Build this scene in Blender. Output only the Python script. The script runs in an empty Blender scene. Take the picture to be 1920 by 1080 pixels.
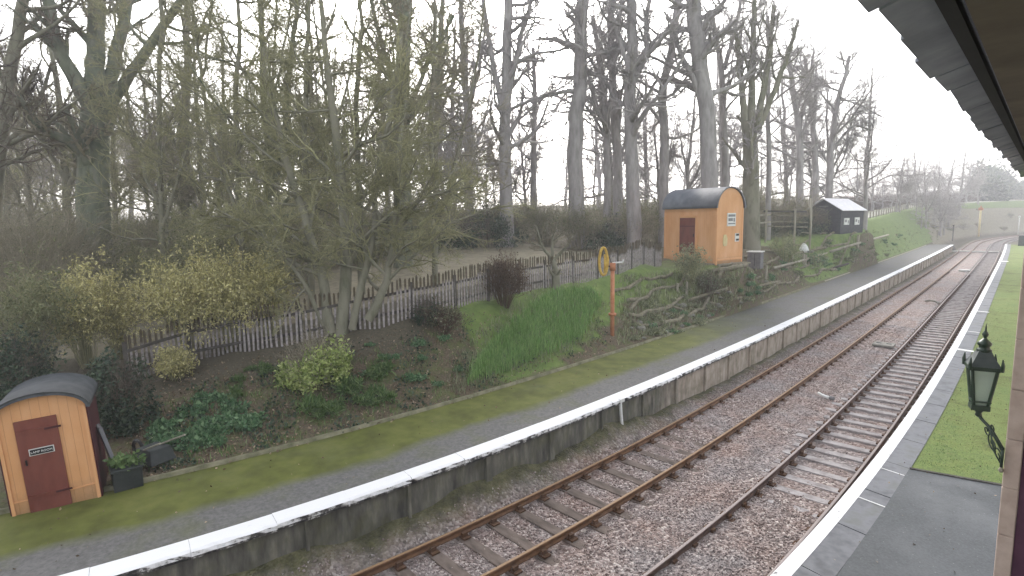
import bpy, math, random
import numpy as np
from mathutils import Vector, Matrix

sc = bpy.context.scene
C = sc.collection
rng = np.random.default_rng(7)
random.seed(7)
PI = math.pi
V3 = lambda *a: np.array(a, float)

# ------------------------------------------------------------------ survey
FOC = 1050.0                      # focal length in photo pixels (1920 wide)
PITCH, YAW, ROLL, CAMZ, CAMX = 0.12205, -0.97410, -0.01688, 6.1073, 2.0975
EYE = V3(CAMX, 0, CAMZ)
cp, sp, cy_, sy_ = math.cos(PITCH), math.sin(PITCH), math.cos(YAW), math.sin(YAW)
FWD = V3(sy_ * cp, cy_ * cp, -sp)
_r = V3(cy_, -sy_, 0); _u = np.cross(_r, FWD)
RI = math.cos(ROLL) * _r + math.sin(ROLL) * _u
UP = -math.sin(ROLL) * _r + math.cos(ROLL) * _u

_ys = np.concatenate([np.arange(-60, 340, 0.5), [400, 700, 1500, 3000]])
def _slope(y):
    a = 2 * .026484 * y / 100 - 3 * .016534 * y * y / 1e4 - .252286 + 1.99368 / 8 * np.exp(-np.maximum(y, -4) / 8)
    b = 2 * .026484 * 105 / 100 - 3 * .016534 * 105 * 105 / 1e4 - .252286 + np.minimum(np.maximum(y - 132, 0), 90) / 210
    s = np.where(y > 105, b, a)
    return np.where(y < -4, -.2543 + .4108, s)
_os = np.concatenate([[0], np.cumsum((_slope(_ys[1:]) + _slope(_ys[:-1])) / 2 * np.diff(_ys))])
_os += -1.99368 - np.interp(0, _ys, _os)
def off(y): return np.interp(y, _ys, _os)        # plan curve of the line: x = lateral + off(y)
def W(u, y, z=0.0): return V3(u + float(off(y)), y, z)
def heading(y): return math.atan(float(_slope(np.array(float(y)))))   # slope dx/dy

def ray(px, py): return FWD + (px - 960) / FOC * RI - (py - 540) / FOC * UP
def at(px, py, d): return EYE + ray(px, py) * d
def on_plane(px, py, z):
    r = ray(px, py); return EYE + r * ((z - CAMZ) / r[2])

# bank behind the far platform: foot at lateral -9
_ty = [-60, -5, .5, 2, 4, 7, 9, 14, 23, 30, 50, 80, 115, 160, 220, 340]
_tv = [8, 8, 6.5, 6.0, 4.8, 3.6, 3.6, 4.0, 4.2, 3.6, 3.5, 5, 6, 7, 8, 8]
_tz = [1.6, 1.6, 1.6, 1.9, 2.25, 2.75, 2.95, 3.1, 3.45, 3.4, 4.0, 5.0, 6.2, 7.6, 9, 9.5]
PADS = [(-18.3, 27.2, 2.6, 2.3, 3.22), (-26.2, 57.0, 3.4, 4.6, 4.25)]
def ground_z(x, y):
    x = np.asarray(x, float); y = np.asarray(y, float)
    u = x - off(y); v = -9.0 - u
    vf = np.interp(y, _ty, _tv); zf = np.interp(y, _ty, _tz)
    t = np.clip(v / vf, 0, 1); s = .6 * t + .4 * t * t * (3 - 2 * t)
    z = .93 + (zf - .93) * s + np.minimum(.05 * np.maximum(v - vf, 0), 4.0)
    for (cx_, cy0, rx, ry, zz) in PADS:
        w = np.clip(1.6 - np.hypot((x - cx_) / rx, (y - cy0) / ry), 0, .6) / .6; w = w * w * (3 - 2 * w)
        z = np.where(v > 0, z * (1 - w) + zz * w, z)
    bump = .05 * np.sin(x * 1.7 + 1.3 * np.sin(y * .9)) * np.sin(y * 2.1 + .7) + .035 * np.sin(x * 4.3 + y * 3.1)
    z = z + bump * np.clip(v * .8, 0, 1)
    far_end = np.clip((y - 112) / 6, 0, 1)
    plat = np.where((u > -8.95) & (u <= -5.9), .45, 0)
    track = -.27
    z2 = np.where(u > -9, np.where(u > -8.95, .45, .93), z)
    z2 = np.where((u > -5.85) & (u < .72), track, z2)
    z2 = np.where(u >= .72, .45, z2)
    z2 = np.where(u > 7.5, .93, z2)
    # past the platform ends: shallow cutting
    cut = np.where(u > -7.5, -.27, -.27 + (.93 + .27) * np.clip((-7.5 - u) / 1.5, 0, 1))
    cut = np.where(u > 3, -.27 + 1.6 * np.clip((u - 3) / 5, 0, 1), cut)
    z3 = np.where(u > -9, cut, z)
    return np.where(u < -9, z, z2 * (1 - far_end) + z3 * far_end)
def gz(x, y): return float(ground_z(x, y))
def hit(px, py, tmin=8, tmax=400):
    r = ray(px, py); t = tmin; step = .25
    while t < tmax:
        p = EYE + r * t
        if p[2] <= gz(p[0], p[1]): break
        t += step * (1 + t / 60)
    for _ in range(12):
        q = EYE + r * (t - step / 2)
        if q[2] <= gz(q[0], q[1]): t -= step / 2
        step /= 2
    return EYE + r * t
def hits(pxy):
    R_ = np.array([ray(x, y) for x, y in pxy]); t = np.full(len(R_), 8.0); live = np.ones(len(R_), bool); step = np.full(len(R_), .3)
    for _ in range(900):
        p = EYE + R_ * t[:, None]; live &= (p[:, 2] > ground_z(p[:, 0], p[:, 1])) & (t < 400)
        if not live.any(): break
        step = np.where(live, .2 * (1 + t / 40), step); t = np.where(live, t + step, t)
    for _ in range(10):
        step = step / 2; q = EYE + R_ * (t - step)[:, None]; t = np.where(q[:, 2] <= ground_z(q[:, 0], q[:, 1]), t - step, t)
    return EYE + R_ * t[:, None]
def depth(p): return float((np.asarray(p) - EYE) @ FWD)

# ------------------------------------------------------------------ materials
def _nodes(name):
    m = bpy.data.materials.new(name); m.use_nodes = True
    nt = m.node_tree; b = nt.nodes['Principled BSDF']
    b.inputs['Specular IOR Level'].default_value = .25
    return m, nt, b
def N(nt, t, **kw):
    n = nt.nodes.new(t)
    for k, v in kw.items():
        if k in n.inputs: n.inputs[k].default_value = v
        else: setattr(n, k, v)
    return n
def L(nt, a, b): nt.links.new(a, b)
def rgb(c): return (c[0], c[1], c[2], 1)
def coord(nt, kind):
    if kind == 'POS': return N(nt, 'ShaderNodeNewGeometry').outputs['Position']
    tc = N(nt, 'ShaderNodeTexCoord'); return tc.outputs['UV' if kind == 'UV' else 'Object']
def ramp(nt, fac, stops):
    r = N(nt, 'ShaderNodeValToRGB'); cr = r.color_ramp
    while len(cr.elements) < len(stops): cr.elements.new(.5)
    for e, (p, c) in zip(cr.elements, stops): e.position = p; e.color = rgb(c)
    L(nt, fac, r.inputs[0]); return r.outputs[0]
def mixc(nt, fac, a, b, mode='MIX'):
    m = N(nt, 'ShaderNodeMix', data_type='RGBA', blend_type=mode)
    for s, v in ((m.inputs[0], fac), (m.inputs[6], a), (m.inputs[7], b)):
        if hasattr(v, 'is_linked') or isinstance(v, bpy.types.NodeSocket): L(nt, v, s)
        else: s.default_value = v if not isinstance(v, tuple) else rgb(v)
    return m.outputs[2]
def math_(nt, op, a, b=0.0, clamp=False):
    m = N(nt, 'ShaderNodeMath', operation=op, use_clamp=clamp)
    for s, v in ((m.inputs[0], a), (m.inputs[1], b)):
        if isinstance(v, bpy.types.NodeSocket): L(nt, v, s)
        else: s.default_value = v
    return m.outputs[0]
def noise(nt, vec, scale, detail=6, rough=.6, stretch=None):
    if stretch:
        mp = N(nt, 'ShaderNodeMapping'); mp.inputs['Scale'].default_value = stretch
        L(nt, vec, mp.inputs[0]); vec = mp.outputs[0]
    n = N(nt, 'ShaderNodeTexNoise'); n.inputs['Scale'].default_value = scale
    n.inputs['Detail'].default_value = detail; n.inputs['Roughness'].default_value = rough
    L(nt, vec, n.inputs['Vector']); return n.outputs[0]
def bump(nt, b, h, strength, dist=.02):
    n = N(nt, 'ShaderNodeBump'); n.inputs['Strength'].default_value = strength; n.inputs['Distance'].default_value = dist
    L(nt, h, n.inputs['Height']); L(nt, n.outputs[0], b.inputs['Normal'])
def noisy(name, c1, c2, scale=6, rough=.85, bmp=.3, kind='OBJ', island=0, c3=None, stretch=None, spec=.25, dist=.02):
    m, nt, b = _nodes(name)
    vec = coord(nt, kind); nz = noise(nt, vec, scale, stretch=stretch)
    stops = [(.32, c1), (.68, c2)] if c3 is None else [(.3, c1), (.52, c2), (.72, c3)]
    col = ramp(nt, nz, stops)
    if island:
        g = N(nt, 'ShaderNodeNewGeometry').outputs['Random Per Island']
        k = math_(nt, 'MULTIPLY_ADD', g, 2 * island); k.node.inputs[2].default_value = 1 - island
        hs = N(nt, 'ShaderNodeHueSaturation'); L(nt, col, hs.inputs['Color']); L(nt, k, hs.inputs['Value'])
        col = hs.outputs[0]
    L(nt, col, b.inputs['Base Color']); b.inputs['Roughness'].default_value = rough
    b.inputs['Specular IOR Level'].default_value = spec
    if bmp: bump(nt, b, nz, bmp, dist)
    return m
def leafy(name, c1, c2, c3, scale=2.0, rough=.55, trans=.25):
    m, nt, b = _nodes(name)
    g = N(nt, 'ShaderNodeNewGeometry').outputs['Random Per Island']
    col = ramp(nt, g, [(0, c1), (.55, c2), (1, c3)])
    L(nt, col, b.inputs['Base Color']); b.inputs['Roughness'].default_value = rough
    out = nt.nodes['Material Output']
    t = N(nt, 'ShaderNodeBsdfTranslucent'); L(nt, col, t.inputs[0])
    mx = N(nt, 'ShaderNodeMixShader'); mx.inputs[0].default_value = trans
    L(nt, b.outputs[0], mx.inputs[1]); L(nt, t.outputs[0], mx.inputs[2]); L(nt, mx.outputs[0], out.inputs[0])
    return m

M = {}
M['bark_grey'] = noisy('bark_grey', (.22, .205, .20), (.38, .355, .35), 3, .9, .6, stretch=(1, 1, .25), spec=.1)
M['bark_mossy'] = noisy('bark_mossy', (.12, .122, .085), (.22, .21, .16), 2.5, .95, .6, stretch=(1, 1, .35), spec=.1, c3=(.24, .225, .18))
M['bark_ivy'] = noisy('bark_ivy', (.10, .12, .085), (.18, .195, .145), 2.0, .95, .6, stretch=(1, 1, .4), spec=.1, c3=(.26, .25, .215))
M['twig_grey'] = noisy('twig_grey', (.26, .24, .235), (.42, .39, .385), 1.2, .9, 0, island=.3, spec=.1)
M['twig_brown'] = noisy('twig_brown', (.20, .178, .13), (.35, .315, .24), .8, .9, 0, island=.35, spec=.1)
M['twig_olive'] = noisy('twig_olive', (.22, .215, .115), (.38, .365, .22), .8, .9, 0, island=.35, spec=.1)
M['twig_dark'] = noisy('twig_dark', (.09, .075, .06), (.19, .16, .13), 1.0, .9, 0, island=.35, spec=.1)
M['leaf_laurel'] = leafy('leaf_laurel', (.15, .21, .055), (.32, .39, .12), (.54, .58, .26), rough=.35)
M['leaf_dark'] = leafy('leaf_dark', (.025, .045, .03), (.05, .08, .05), (.12, .16, .10), rough=.45)
M['leaf_scrub'] = leafy('leaf_scrub', (.10, .115, .055), (.175, .19, .095), (.29, .29, .16))
M['leaf_bramble'] = leafy('leaf_bramble', (.09, .105, .06), (.165, .18, .105), (.27, .27, .175))
M['leaf_yellow'] = leafy('leaf_yellow', (.32, .30, .12), (.54, .49, .22), (.75, .68, .38))
M['leaf_cover'] = leafy('leaf_cover', (.055, .12, .055), (.11, .21, .10), (.22, .33, .17))
M['leaf_strap'] = leafy('leaf_strap', (.07, .13, .04), (.12, .20, .065), (.24, .32, .13))
M['leaf_grass'] = leafy('leaf_grass', (.13, .23, .06), (.20, .36, .105), (.37, .50, .20))
M['leaf_litter'] = leafy('leaf_litter', (.09, .062, .042), (.22, .16, .105), (.44, .34, .24), trans=.1)
M['leaf_herb'] = leafy('leaf_herb', (.12, .135, .075), (.22, .24, .14), (.38, .39, .24))
M['bracken'] = noisy('bracken', (.07, .045, .03), (.14, .095, .065), 2, .9, 0, island=.35)
def orange_mat():
    m, nt, b = _nodes('orange_paint')
    ob = coord(nt, 'OBJ'); s = N(nt, 'ShaderNodeSeparateXYZ'); L(nt, ob, s.inputs[0])
    n = noise(nt, ob, 1.6, 6, .6, (1, 1, .35)); fine = noise(nt, ob, 14, 6, .7)
    col = ramp(nt, n, [(.3, (.60, .295, .125)), (.5, (.67, .35, .165)), (.7, (.71, .40, .215))])
    fr = math_(nt, 'FRACT', math_(nt, 'MULTIPLY', math_(nt, 'ADD', s.outputs[0], s.outputs[1]), 7.5))
    gap = ramp(nt, fr, [(0, (0, 0, 0)), (.04, (1, 1, 1)), (.96, (1, 1, 1)), (1, (0, 0, 0))])
    col = mixc(nt, 1.0, col, mixc(nt, gap, (.72, .68, .66), (1.0, 1.0, 1.0)), 'MULTIPLY')
    low = math_(nt, 'MULTIPLY', math_(nt, 'SUBTRACT', math_(nt, 'ADD', .32, math_(nt, 'MULTIPLY', fine, .35)), s.outputs[2]), 2.2, True)
    col = mixc(nt, math_(nt, 'MULTIPLY', low, .55), col, (.16, .12, .07))
    chips = ramp(nt, fine, [(.70, (0, 0, 0)), (.76, (.7, .7, .7))])
    col = mixc(nt, chips, col, (.62, .45, .30))
    L(nt, col, b.inputs['Base Color']); b.inputs['Roughness'].default_value = .6; bump(nt, b, gap, .5, .01); return m
M['orange_paint'] = orange_mat()
M['orange_plain'] = noisy('orange_plain', (.60, .30, .135), (.69, .37, .18), 1.6, .55, .12, c3=(.65, .34, .16), stretch=(1, 1, .35))
M['maroon_paint'] = noisy('maroon_paint', (.115, .032, .025), (.19, .058, .042), 2.2, .5, .1, c3=(.155, .06, .045), stretch=(1, 1, .3))
M['maroon_dark'] = noisy('maroon_dark', (.05, .012, .016), (.075, .02, .022), 3, .5, .1)
M['roof_felt'] = noisy('roof_felt', (.045, .05, .055), (.08, .085, .092), 5, .8, .3)
M['roof_grey'] = noisy('roof_grey', (.10, .11, .13), (.155, .165, .19), 2.0, .6, .2)
M['black_iron'] = noisy('black_iron', (.008, .008, .009), (.02, .02, .02), 12, .4, .1)
M['white_paint'] = noisy('white_paint', (.55, .54, .52), (.78, .78, .77), 5, .6, .2)
M['white_plate'] = noisy('white_plate', (.62, .62, .60), (.75, .75, .74), 9, .5, .05)
M['cream_paint'] = noisy('cream_paint', (.56, .46, .24), (.66, .55, .30), 4, .6, .05)
M['grey_print'] = noisy('grey_print', (.16, .16, .17), (.25, .25, .26), 9, .6, 0)
M['pvc'] = noisy('pvc', (.62, .62, .60), (.75, .75, .74), 8, .35, .05)
M['lamp_green'] = noisy('lamp_green', (.013, .03, .018), (.03, .055, .035), 9, .35, .15, spec=.5)
M['lamp_hood'] = noisy('lamp_hood', (.05, .065, .065), (.085, .10, .10), 6, .45, .1, spec=.5)
M['post_rust'] = noisy('post_rust', (.38, .15, .07), (.55, .25, .14), 5, .7, .3)
M['yellow_leather'] = noisy('yellow_leather', (.42, .25, .04), (.62, .42, .10), 6, .6, .2)
M['timber_pale'] = noisy('timber_pale', (.24, .22, .17), (.40, .37, .30), 4, .85, .4, stretch=(1, 1, .3))
M['timber_log'] = noisy('timber_log', (.11, .10, .07), (.27, .24, .17), 4, .9, .6)
M['timber_dark'] = noisy('timber_dark', (.05, .045, .04), (.10, .09, .08), 4, .9, .4)
M['shed_black'] = noisy('shed_black', (.035, .037, .045), (.062, .065, .076), 3, .7, .2)
M['shed_roof'] = noisy('shed_roof', (.66, .64, .67), (.82, .80, .83), 3, .4, .1)
M['cabinet_grey'] = noisy('cabinet_grey', (.12, .12, .13), (.19, .185, .19), 4, .6, .1)
M['steel_grey'] = noisy('steel_grey', (.05, .06, .065), (.085, .095, .10), 4, .6, .1)
M['concrete'] = noisy('concrete', (.20, .19, .165), (.33, .315, .28), 6, .9, .4)
M['rock'] = noisy('rock', (.11, .105, .09), (.21, .20, .175), 5, .9, .6, kind='POS', c3=(.13, .14, .08))
M['stone_quoin'] = noisy('stone_quoin', (.42, .32, .27), (.58, .47, .41), 5, .85, .4)
M['soffit'] = noisy('soffit', (.12, .10, .08), (.20, .17, .135), 3, .9, .3)
M['slate'] = noisy('slate', (.18, .19, .225), (.30, .31, .36), 4, .6, .4)
M['maroon_window'] = noisy('maroon_window', (.06, .02, .045), (.10, .035, .07), 4, .45, .1)
M['cream_trim'] = noisy('cream_trim', (.55, .55, .42), (.68, .68, .55), 4, .5, .1)
M['bin_plastic'] = noisy('bin_plastic', (.022, .028, .028), (.045, .05, .05), 6, .55, .1)
M['grey_sheet'] = noisy('grey_sheet', (.14, .14, .155), (.22, .22, .24), 4, .5, .2)
M['dark_hole'] = noisy('dark_hole', (.01, .01, .01), (.02, .02, .02), 4, .7, 0)

def glassy(name, col, rough, trans):
    m, nt, b = _nodes(name)
    b.inputs['Base Color'].default_value = rgb(col); b.inputs['Roughness'].default_value = rough
    b.inputs['Transmission Weight'].default_value = trans; b.inputs['Specular IOR Level'].default_value = .5
    b.inputs['IOR'].default_value = 1.1
    return m
M['lamp_glass'] = glassy('lamp_glass', (.72, .80, .72), .35, .55)
M['window_glass'] = glassy('window_glass', (.30, .30, .34), .08, .0)

# rust rail, its running surface brighter
def rail_mat(name, top, side1, side2):
    m, nt, b = _nodes(name)
    g = N(nt, 'ShaderNodeNewGeometry'); s = N(nt, 'ShaderNodeSeparateXYZ'); L(nt, g.outputs['Normal'], s.inputs[0])
    f = ramp(nt, s.outputs[2], [(.75, (0, 0, 0)), (.95, (1, 1, 1))])
    nz = noise(nt, g.outputs['Position'], 7)
    col = ramp(nt, nz, [(.3, side1), (.7, side2)])
    L(nt, mixc(nt, f, col, top), b.inputs['Base Color'])
    b.inputs['Roughness'].default_value = .6; b.inputs['Specular IOR Level'].default_value = .4
    bump(nt, b, nz, .3, .01); return m
M['rail_rust'] = rail_mat('rail_rust', (.27, .165, .085), (.09, .04, .018), (.20, .10, .045))
M['rail_worn'] = rail_mat('rail_worn', (.30, .25, .235), (.08, .048, .038), (.16, .10, .08))
M['sleeper_dark'] = noisy('sleeper_dark', (.06, .048, .042), (.15, .118, .10), 5, .9, .5, kind='POS', stretch=(.4, 1, 1), c3=(.20, .16, .14))
M['sleeper_grey'] = noisy('sleeper_grey', (.22, .195, .19), (.38, .35, .345), 4, .9, .5, kind='POS', c3=(.46, .43, .43))
M['chair_iron'] = noisy('chair_iron', (.06, .03, .016), (.13, .07, .04), 9, .8, .4, kind='POS')

# ballast: cells of stone tinted by the lateral/along position (UV = lateral, along)
def ballast_mat():
    m, nt, b = _nodes('ballast_bed')
    pos = coord(nt, 'POS'); uv = coord(nt, 'UV')
    v = N(nt, 'ShaderNodeTexVoronoi'); v.inputs['Scale'].default_value = 19; L(nt, pos, v.inputs['Vector'])
    sp_ = N(nt, 'ShaderNodeSeparateColor'); L(nt, v.outputs['Color'], sp_.inputs[0])
    col = ramp(nt, sp_.outputs[0], [(0, (.13, .098, .088)), (.45, (.27, .21, .19)), (.8, (.41, .335, .31)), (1, (.60, .53, .49))])
    big = noise(nt, pos, .45, 4)
    col = mixc(nt, ramp(nt, big, [(.42, (0, 0, 0)), (.62, (.5, .5, .5))]), col, (.30, .29, .295))
    su = N(nt, 'ShaderNodeSeparateXYZ'); L(nt, uv, su.inputs[0])
    nz = noise(nt, pos, 1.3, 5)
    edge = math_(nt, 'ADD', su.outputs[0], math_(nt, 'MULTIPLY', nz, 1.2))
    f = math_(nt, 'SUBTRACT', 0.0, math_(nt, 'ADD', edge, 4.5), True)      # 1 near the far wall
    f = math_(nt, 'MULTIPLY', f, 1.6, True)
    mossc = ramp(nt, noise(nt, pos, 3.2, 6), [(.3, (.055, .055, .035)), (.55, (.12, .115, .06)), (.75, (.20, .185, .105))])
    rust = ramp(nt, noise(nt, pos, .8, 3), [(.45, (0, 0, 0)), (.7, (.55, .55, .55))])
    col = mixc(nt, rust, col, mixc(nt, .5, col, (.34, .19, .135)))
    col = mixc(nt, f, col, mossc)
    L(nt, col, b.inputs['Base Color']); b.inputs['Roughness'].default_value = .9
    inv = math_(nt, 'SUBTRACT', 1.0, v.outputs['Distance'])
    bump(nt, b, inv, .9, .05); return m
M['ballast_bed'] = ballast_mat()
def stone_mat():
    m, nt, b = _nodes('ballast_stone')
    g = N(nt, 'ShaderNodeNewGeometry')
    col = ramp(nt, g.outputs['Random Per Island'], [(0, (.15, .11, .098)), (.4, (.29, .225, .205)), (.75, (.42, .345, .32)), (1, (.64, .57, .53))])
    big = noise(nt, g.outputs['Position'], .45, 4)
    col = mixc(nt, ramp(nt, big, [(.42, (0, 0, 0)), (.62, (.5, .5, .5))]), col, (.30, .29, .30))
    rust = ramp(nt, noise(nt, g.outputs['Position'], .8, 3), [(.45, (0, 0, 0)), (.7, (.5, .5, .5))])
    col = mixc(nt, rust, col, mixc(nt, .5, col, (.34, .19, .135)))
    L(nt, col, b.inputs['Base Color']); b.inputs['Roughness'].default_value = .85
    return m
M['ballast_stone'] = stone_mat()

# platform tarmac: UV.x lateral, UV.y along
def far_platform_mat():
    m, nt, b = _nodes('far_tarmac')
    uv = coord(nt, 'UV'); s = N(nt, 'ShaderNodeSeparateXYZ'); L(nt, uv, s.inputs[0])
    pos = coord(nt, 'POS')
    n1 = noise(nt, pos, .55, 4); n2 = noise(nt, pos, 14, 5)
    tar = ramp(nt, n2, [(.3, (.10, .098, .095)), (.7, (.175, .17, .165))])
    mossc = ramp(nt, noise(nt, pos, 1.6, 6), [(.3, (.07, .078, .016)), (.55, (.115, .128, .027)), (.75, (.155, .158, .042))])
    # moss away from the edge strip, thinning along the platform
    a = math_(nt, 'MULTIPLY', math_(nt, 'SUBTRACT', -6.42, math_(nt, 'ADD', s.outputs[0], math_(nt, 'MULTIPLY', n1, .9))), 2.4, True)
    lim = math_(nt, 'MULTIPLY', math_(nt, 'SUBTRACT', 24.0, math_(nt, 'SUBTRACT', s.outputs[1], math_(nt, 'MULTIPLY', n1, 10))), .09, True)
    f = math_(nt, 'MULTIPLY', math_(nt, 'MULTIPLY', a, lim), math_(nt, 'ADD', .68, math_(nt, 'MULTIPLY', n1, .7), True))
    back = math_(nt, 'MULTIPLY', math_(nt, 'SUBTRACT', -8.45, math_(nt, 'ADD', s.outputs[0], math_(nt, 'MULTIPLY', n1, .5))), 3, True)
    f = math_(nt, 'MAXIMUM', f, math_(nt, 'MULTIPLY', back, .6))
    thin = math_(nt, 'MULTIPLY', ramp(nt, noise(nt, pos, .9, 5), [(.5, (0, 0, 0)), (.75, (.45, .45, .45))]), 1.0)
    f = math_(nt, 'MAXIMUM', f, thin)
    L(nt, mixc(nt, f, tar, mossc), b.inputs['Base Color']); b.inputs['Roughness'].default_value = .8
    bump(nt, b, n2, .25, .01); return m
M['far_tarmac'] = far_platform_mat()
def near_moss_mat():
    m, nt, b = _nodes('moss_turf')
    pos = coord(nt, 'POS'); n1 = noise(nt, pos, .5, 5); n2 = noise(nt, pos, 38, 4)
    n1 = math_(nt, 'ADD', math_(nt, 'MULTIPLY', n1, .6), math_(nt, 'MULTIPLY', noise(nt, pos, 3.5, 6, .7), .4))
    a = ramp(nt, n1, [(.36, (.11, .118, .042)), (.43, (.155, .19, .052)), (.5, (.205, .255, .075)), (.6, (.16, .225, .066)), (.68, (.23, .24, .09))])
    d = ramp(nt, n2, [(.35, (.55, .55, .55)), (.65, (1, 1, 1))])
    L(nt, mixc(nt, 1.0, a, d, 'MULTIPLY'), b.inputs['Base Color']); b.inputs['Roughness'].default_value = .95
    bump(nt, b, n2, .6, .02); return m
M['moss_turf'] = near_moss_mat()
def asphalt_mat():
    m, nt, b = _nodes('asphalt_wet')
    pos = coord(nt, 'POS'); n1 = noise(nt, pos, .8, 6, .65); n2 = noise(nt, pos, 30, 4)
    col = ramp(nt, n1, [(.30, (.036, .041, .046)), (.48, (.056, .061, .067)), (.62, (.070, .075, .079)), (.75, (.060, .068, .058))])
    col = mixc(nt, 1.0, col, ramp(nt, n2, [(.3, (.75, .75, .75)), (.7, (1.25, 1.25, 1.25))]), 'MULTIPLY')
    sp = N(nt, 'ShaderNodeTexVoronoi'); sp.inputs['Scale'].default_value = 9; L(nt, pos, sp.inputs['Vector'])
    col = mixc(nt, ramp(nt, sp.outputs['Distance'], [(.05, (1, 1, 1)), (.09, (0, 0, 0))]), col, (.17, .17, .165))
    L(nt, col, b.inputs['Base Color']); L(nt, ramp(nt, n1, [(.35, (.32, .32, .32)), (.6, (.65, .65, .65))]), b.inputs['Roughness']); bump(nt, b, n2, .2, .008); return m
M['asphalt_wet'] = asphalt_mat()
M['slab_stone'] = noisy('slab_stone', (.085, .088, .096), (.155, .158, .172), 2.6, .6, .15, kind='POS', c3=(.115, .12, .11))
def chipped_white(name, wear):
    m, nt, b = _nodes(name)
    pos = coord(nt, 'POS'); n = noise(nt, pos, 5.5, 8, .7)
    col = ramp(nt, n, [(wear - .05, (.10, .10, .10)), (wear, (.42, .42, .42)), (wear + .06, (.78, .78, .79))])
    L(nt, col, b.inputs['Base Color']); b.inputs['Roughness'].default_value = .6; bump(nt, b, n, .3, .02); return m
M['white_edge'] = chipped_white('white_edge', .30)
M['white_worn'] = chipped_white('white_worn', .36)
def coping_mat():
    m, nt, b = _nodes('coping_white')
    g = N(nt, 'ShaderNodeNewGeometry'); s = N(nt, 'ShaderNodeSeparateXYZ'); L(nt, g.outputs['Normal'], s.inputs[0])
    pos = g.outputs['Position']; n = noise(nt, pos, 4.5, 9, .72); n2 = noise(nt, pos, 1.1, 5)
    up = math_(nt, 'MULTIPLY_ADD', s.outputs[2], .40); up.node.inputs[2].default_value = .06      # tops keep their paint, faces have lost most of it
    nk = math_(nt, 'MULTIPLY_ADD', n, 1.25); nk.node.inputs[2].default_value = -.20
    k = math_(nt, 'ADD', math_(nt, 'ADD', nk, math_(nt, 'MULTIPLY', n2, .35)), up)
    col = ramp(nt, k, [(.50, (.035, .035, .037)), (.62, (.14, .135, .13)), (.70, (.60, .60, .60)), (.86, (.80, .80, .81))])
    L(nt, col, b.inputs['Base Color']); b.inputs['Roughness'].default_value = .65; bump(nt, b, n, .35, .02); return m
M['coping_white'] = coping_mat()
def wall_mat():
    m, nt, b = _nodes('platform_facing')
    uv = coord(nt, 'UV'); s = N(nt, 'ShaderNodeSeparateXYZ'); L(nt, uv, s.inputs[0])   # x height, y along
    pos = coord(nt, 'POS'); n = noise(nt, pos, 1.4, 7, .65); st = noise(nt, pos, 5, 6, .6, (1, 1, .25))
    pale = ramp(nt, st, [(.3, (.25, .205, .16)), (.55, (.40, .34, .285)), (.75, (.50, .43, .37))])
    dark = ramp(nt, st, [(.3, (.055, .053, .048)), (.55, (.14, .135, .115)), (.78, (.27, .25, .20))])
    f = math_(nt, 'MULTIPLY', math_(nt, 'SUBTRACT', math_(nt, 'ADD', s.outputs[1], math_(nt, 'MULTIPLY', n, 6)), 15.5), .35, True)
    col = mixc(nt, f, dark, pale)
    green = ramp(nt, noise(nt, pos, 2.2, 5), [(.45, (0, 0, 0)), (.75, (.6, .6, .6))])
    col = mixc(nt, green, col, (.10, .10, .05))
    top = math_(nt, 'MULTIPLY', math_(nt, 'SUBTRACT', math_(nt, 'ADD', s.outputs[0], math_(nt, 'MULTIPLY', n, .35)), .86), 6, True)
    col = mixc(nt, math_(nt, 'MULTIPLY', top, .75), col, (.07, .067, .07))  # band below the coping: overhang shade painted into the facing colour
    L(nt, col, b.inputs['Base Color']); b.inputs['Roughness'].default_value = .9; bump(nt, b, st, .4, .02); return m
M['platform_facing'] = wall_mat()
def fence_mat():
    m, nt, b = _nodes('fence_paint')
    uv = coord(nt, 'UV'); s = N(nt, 'ShaderNodeSeparateXYZ'); L(nt, uv, s.inputs[0])   # x = height share
    g = N(nt, 'ShaderNodeNewGeometry')
    n = noise(nt, g.outputs['Position'], 9, 6)
    white = ramp(nt, n, [(.3, (.17, .15, .145)), (.6, (.38, .345, .345))])
    lich = ramp(nt, n, [(.3, (.055, .045, .03)), (.7, (.13, .105, .07))])
    k = math_(nt, 'MULTIPLY_ADD', g.outputs['Random Per Island'], .12)
    k.node.inputs[2].default_value = 0
    f = math_(nt, 'MULTIPLY', math_(nt, 'SUBTRACT', math_(nt, 'ADD', s.outputs[0], k), .70), 9, True)
    L(nt, mixc(nt, f, white, lich), b.inputs['Base Color']); b.inputs['Roughness'].default_value = .85; return m
M['fence_paint'] = fence_mat()
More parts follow.
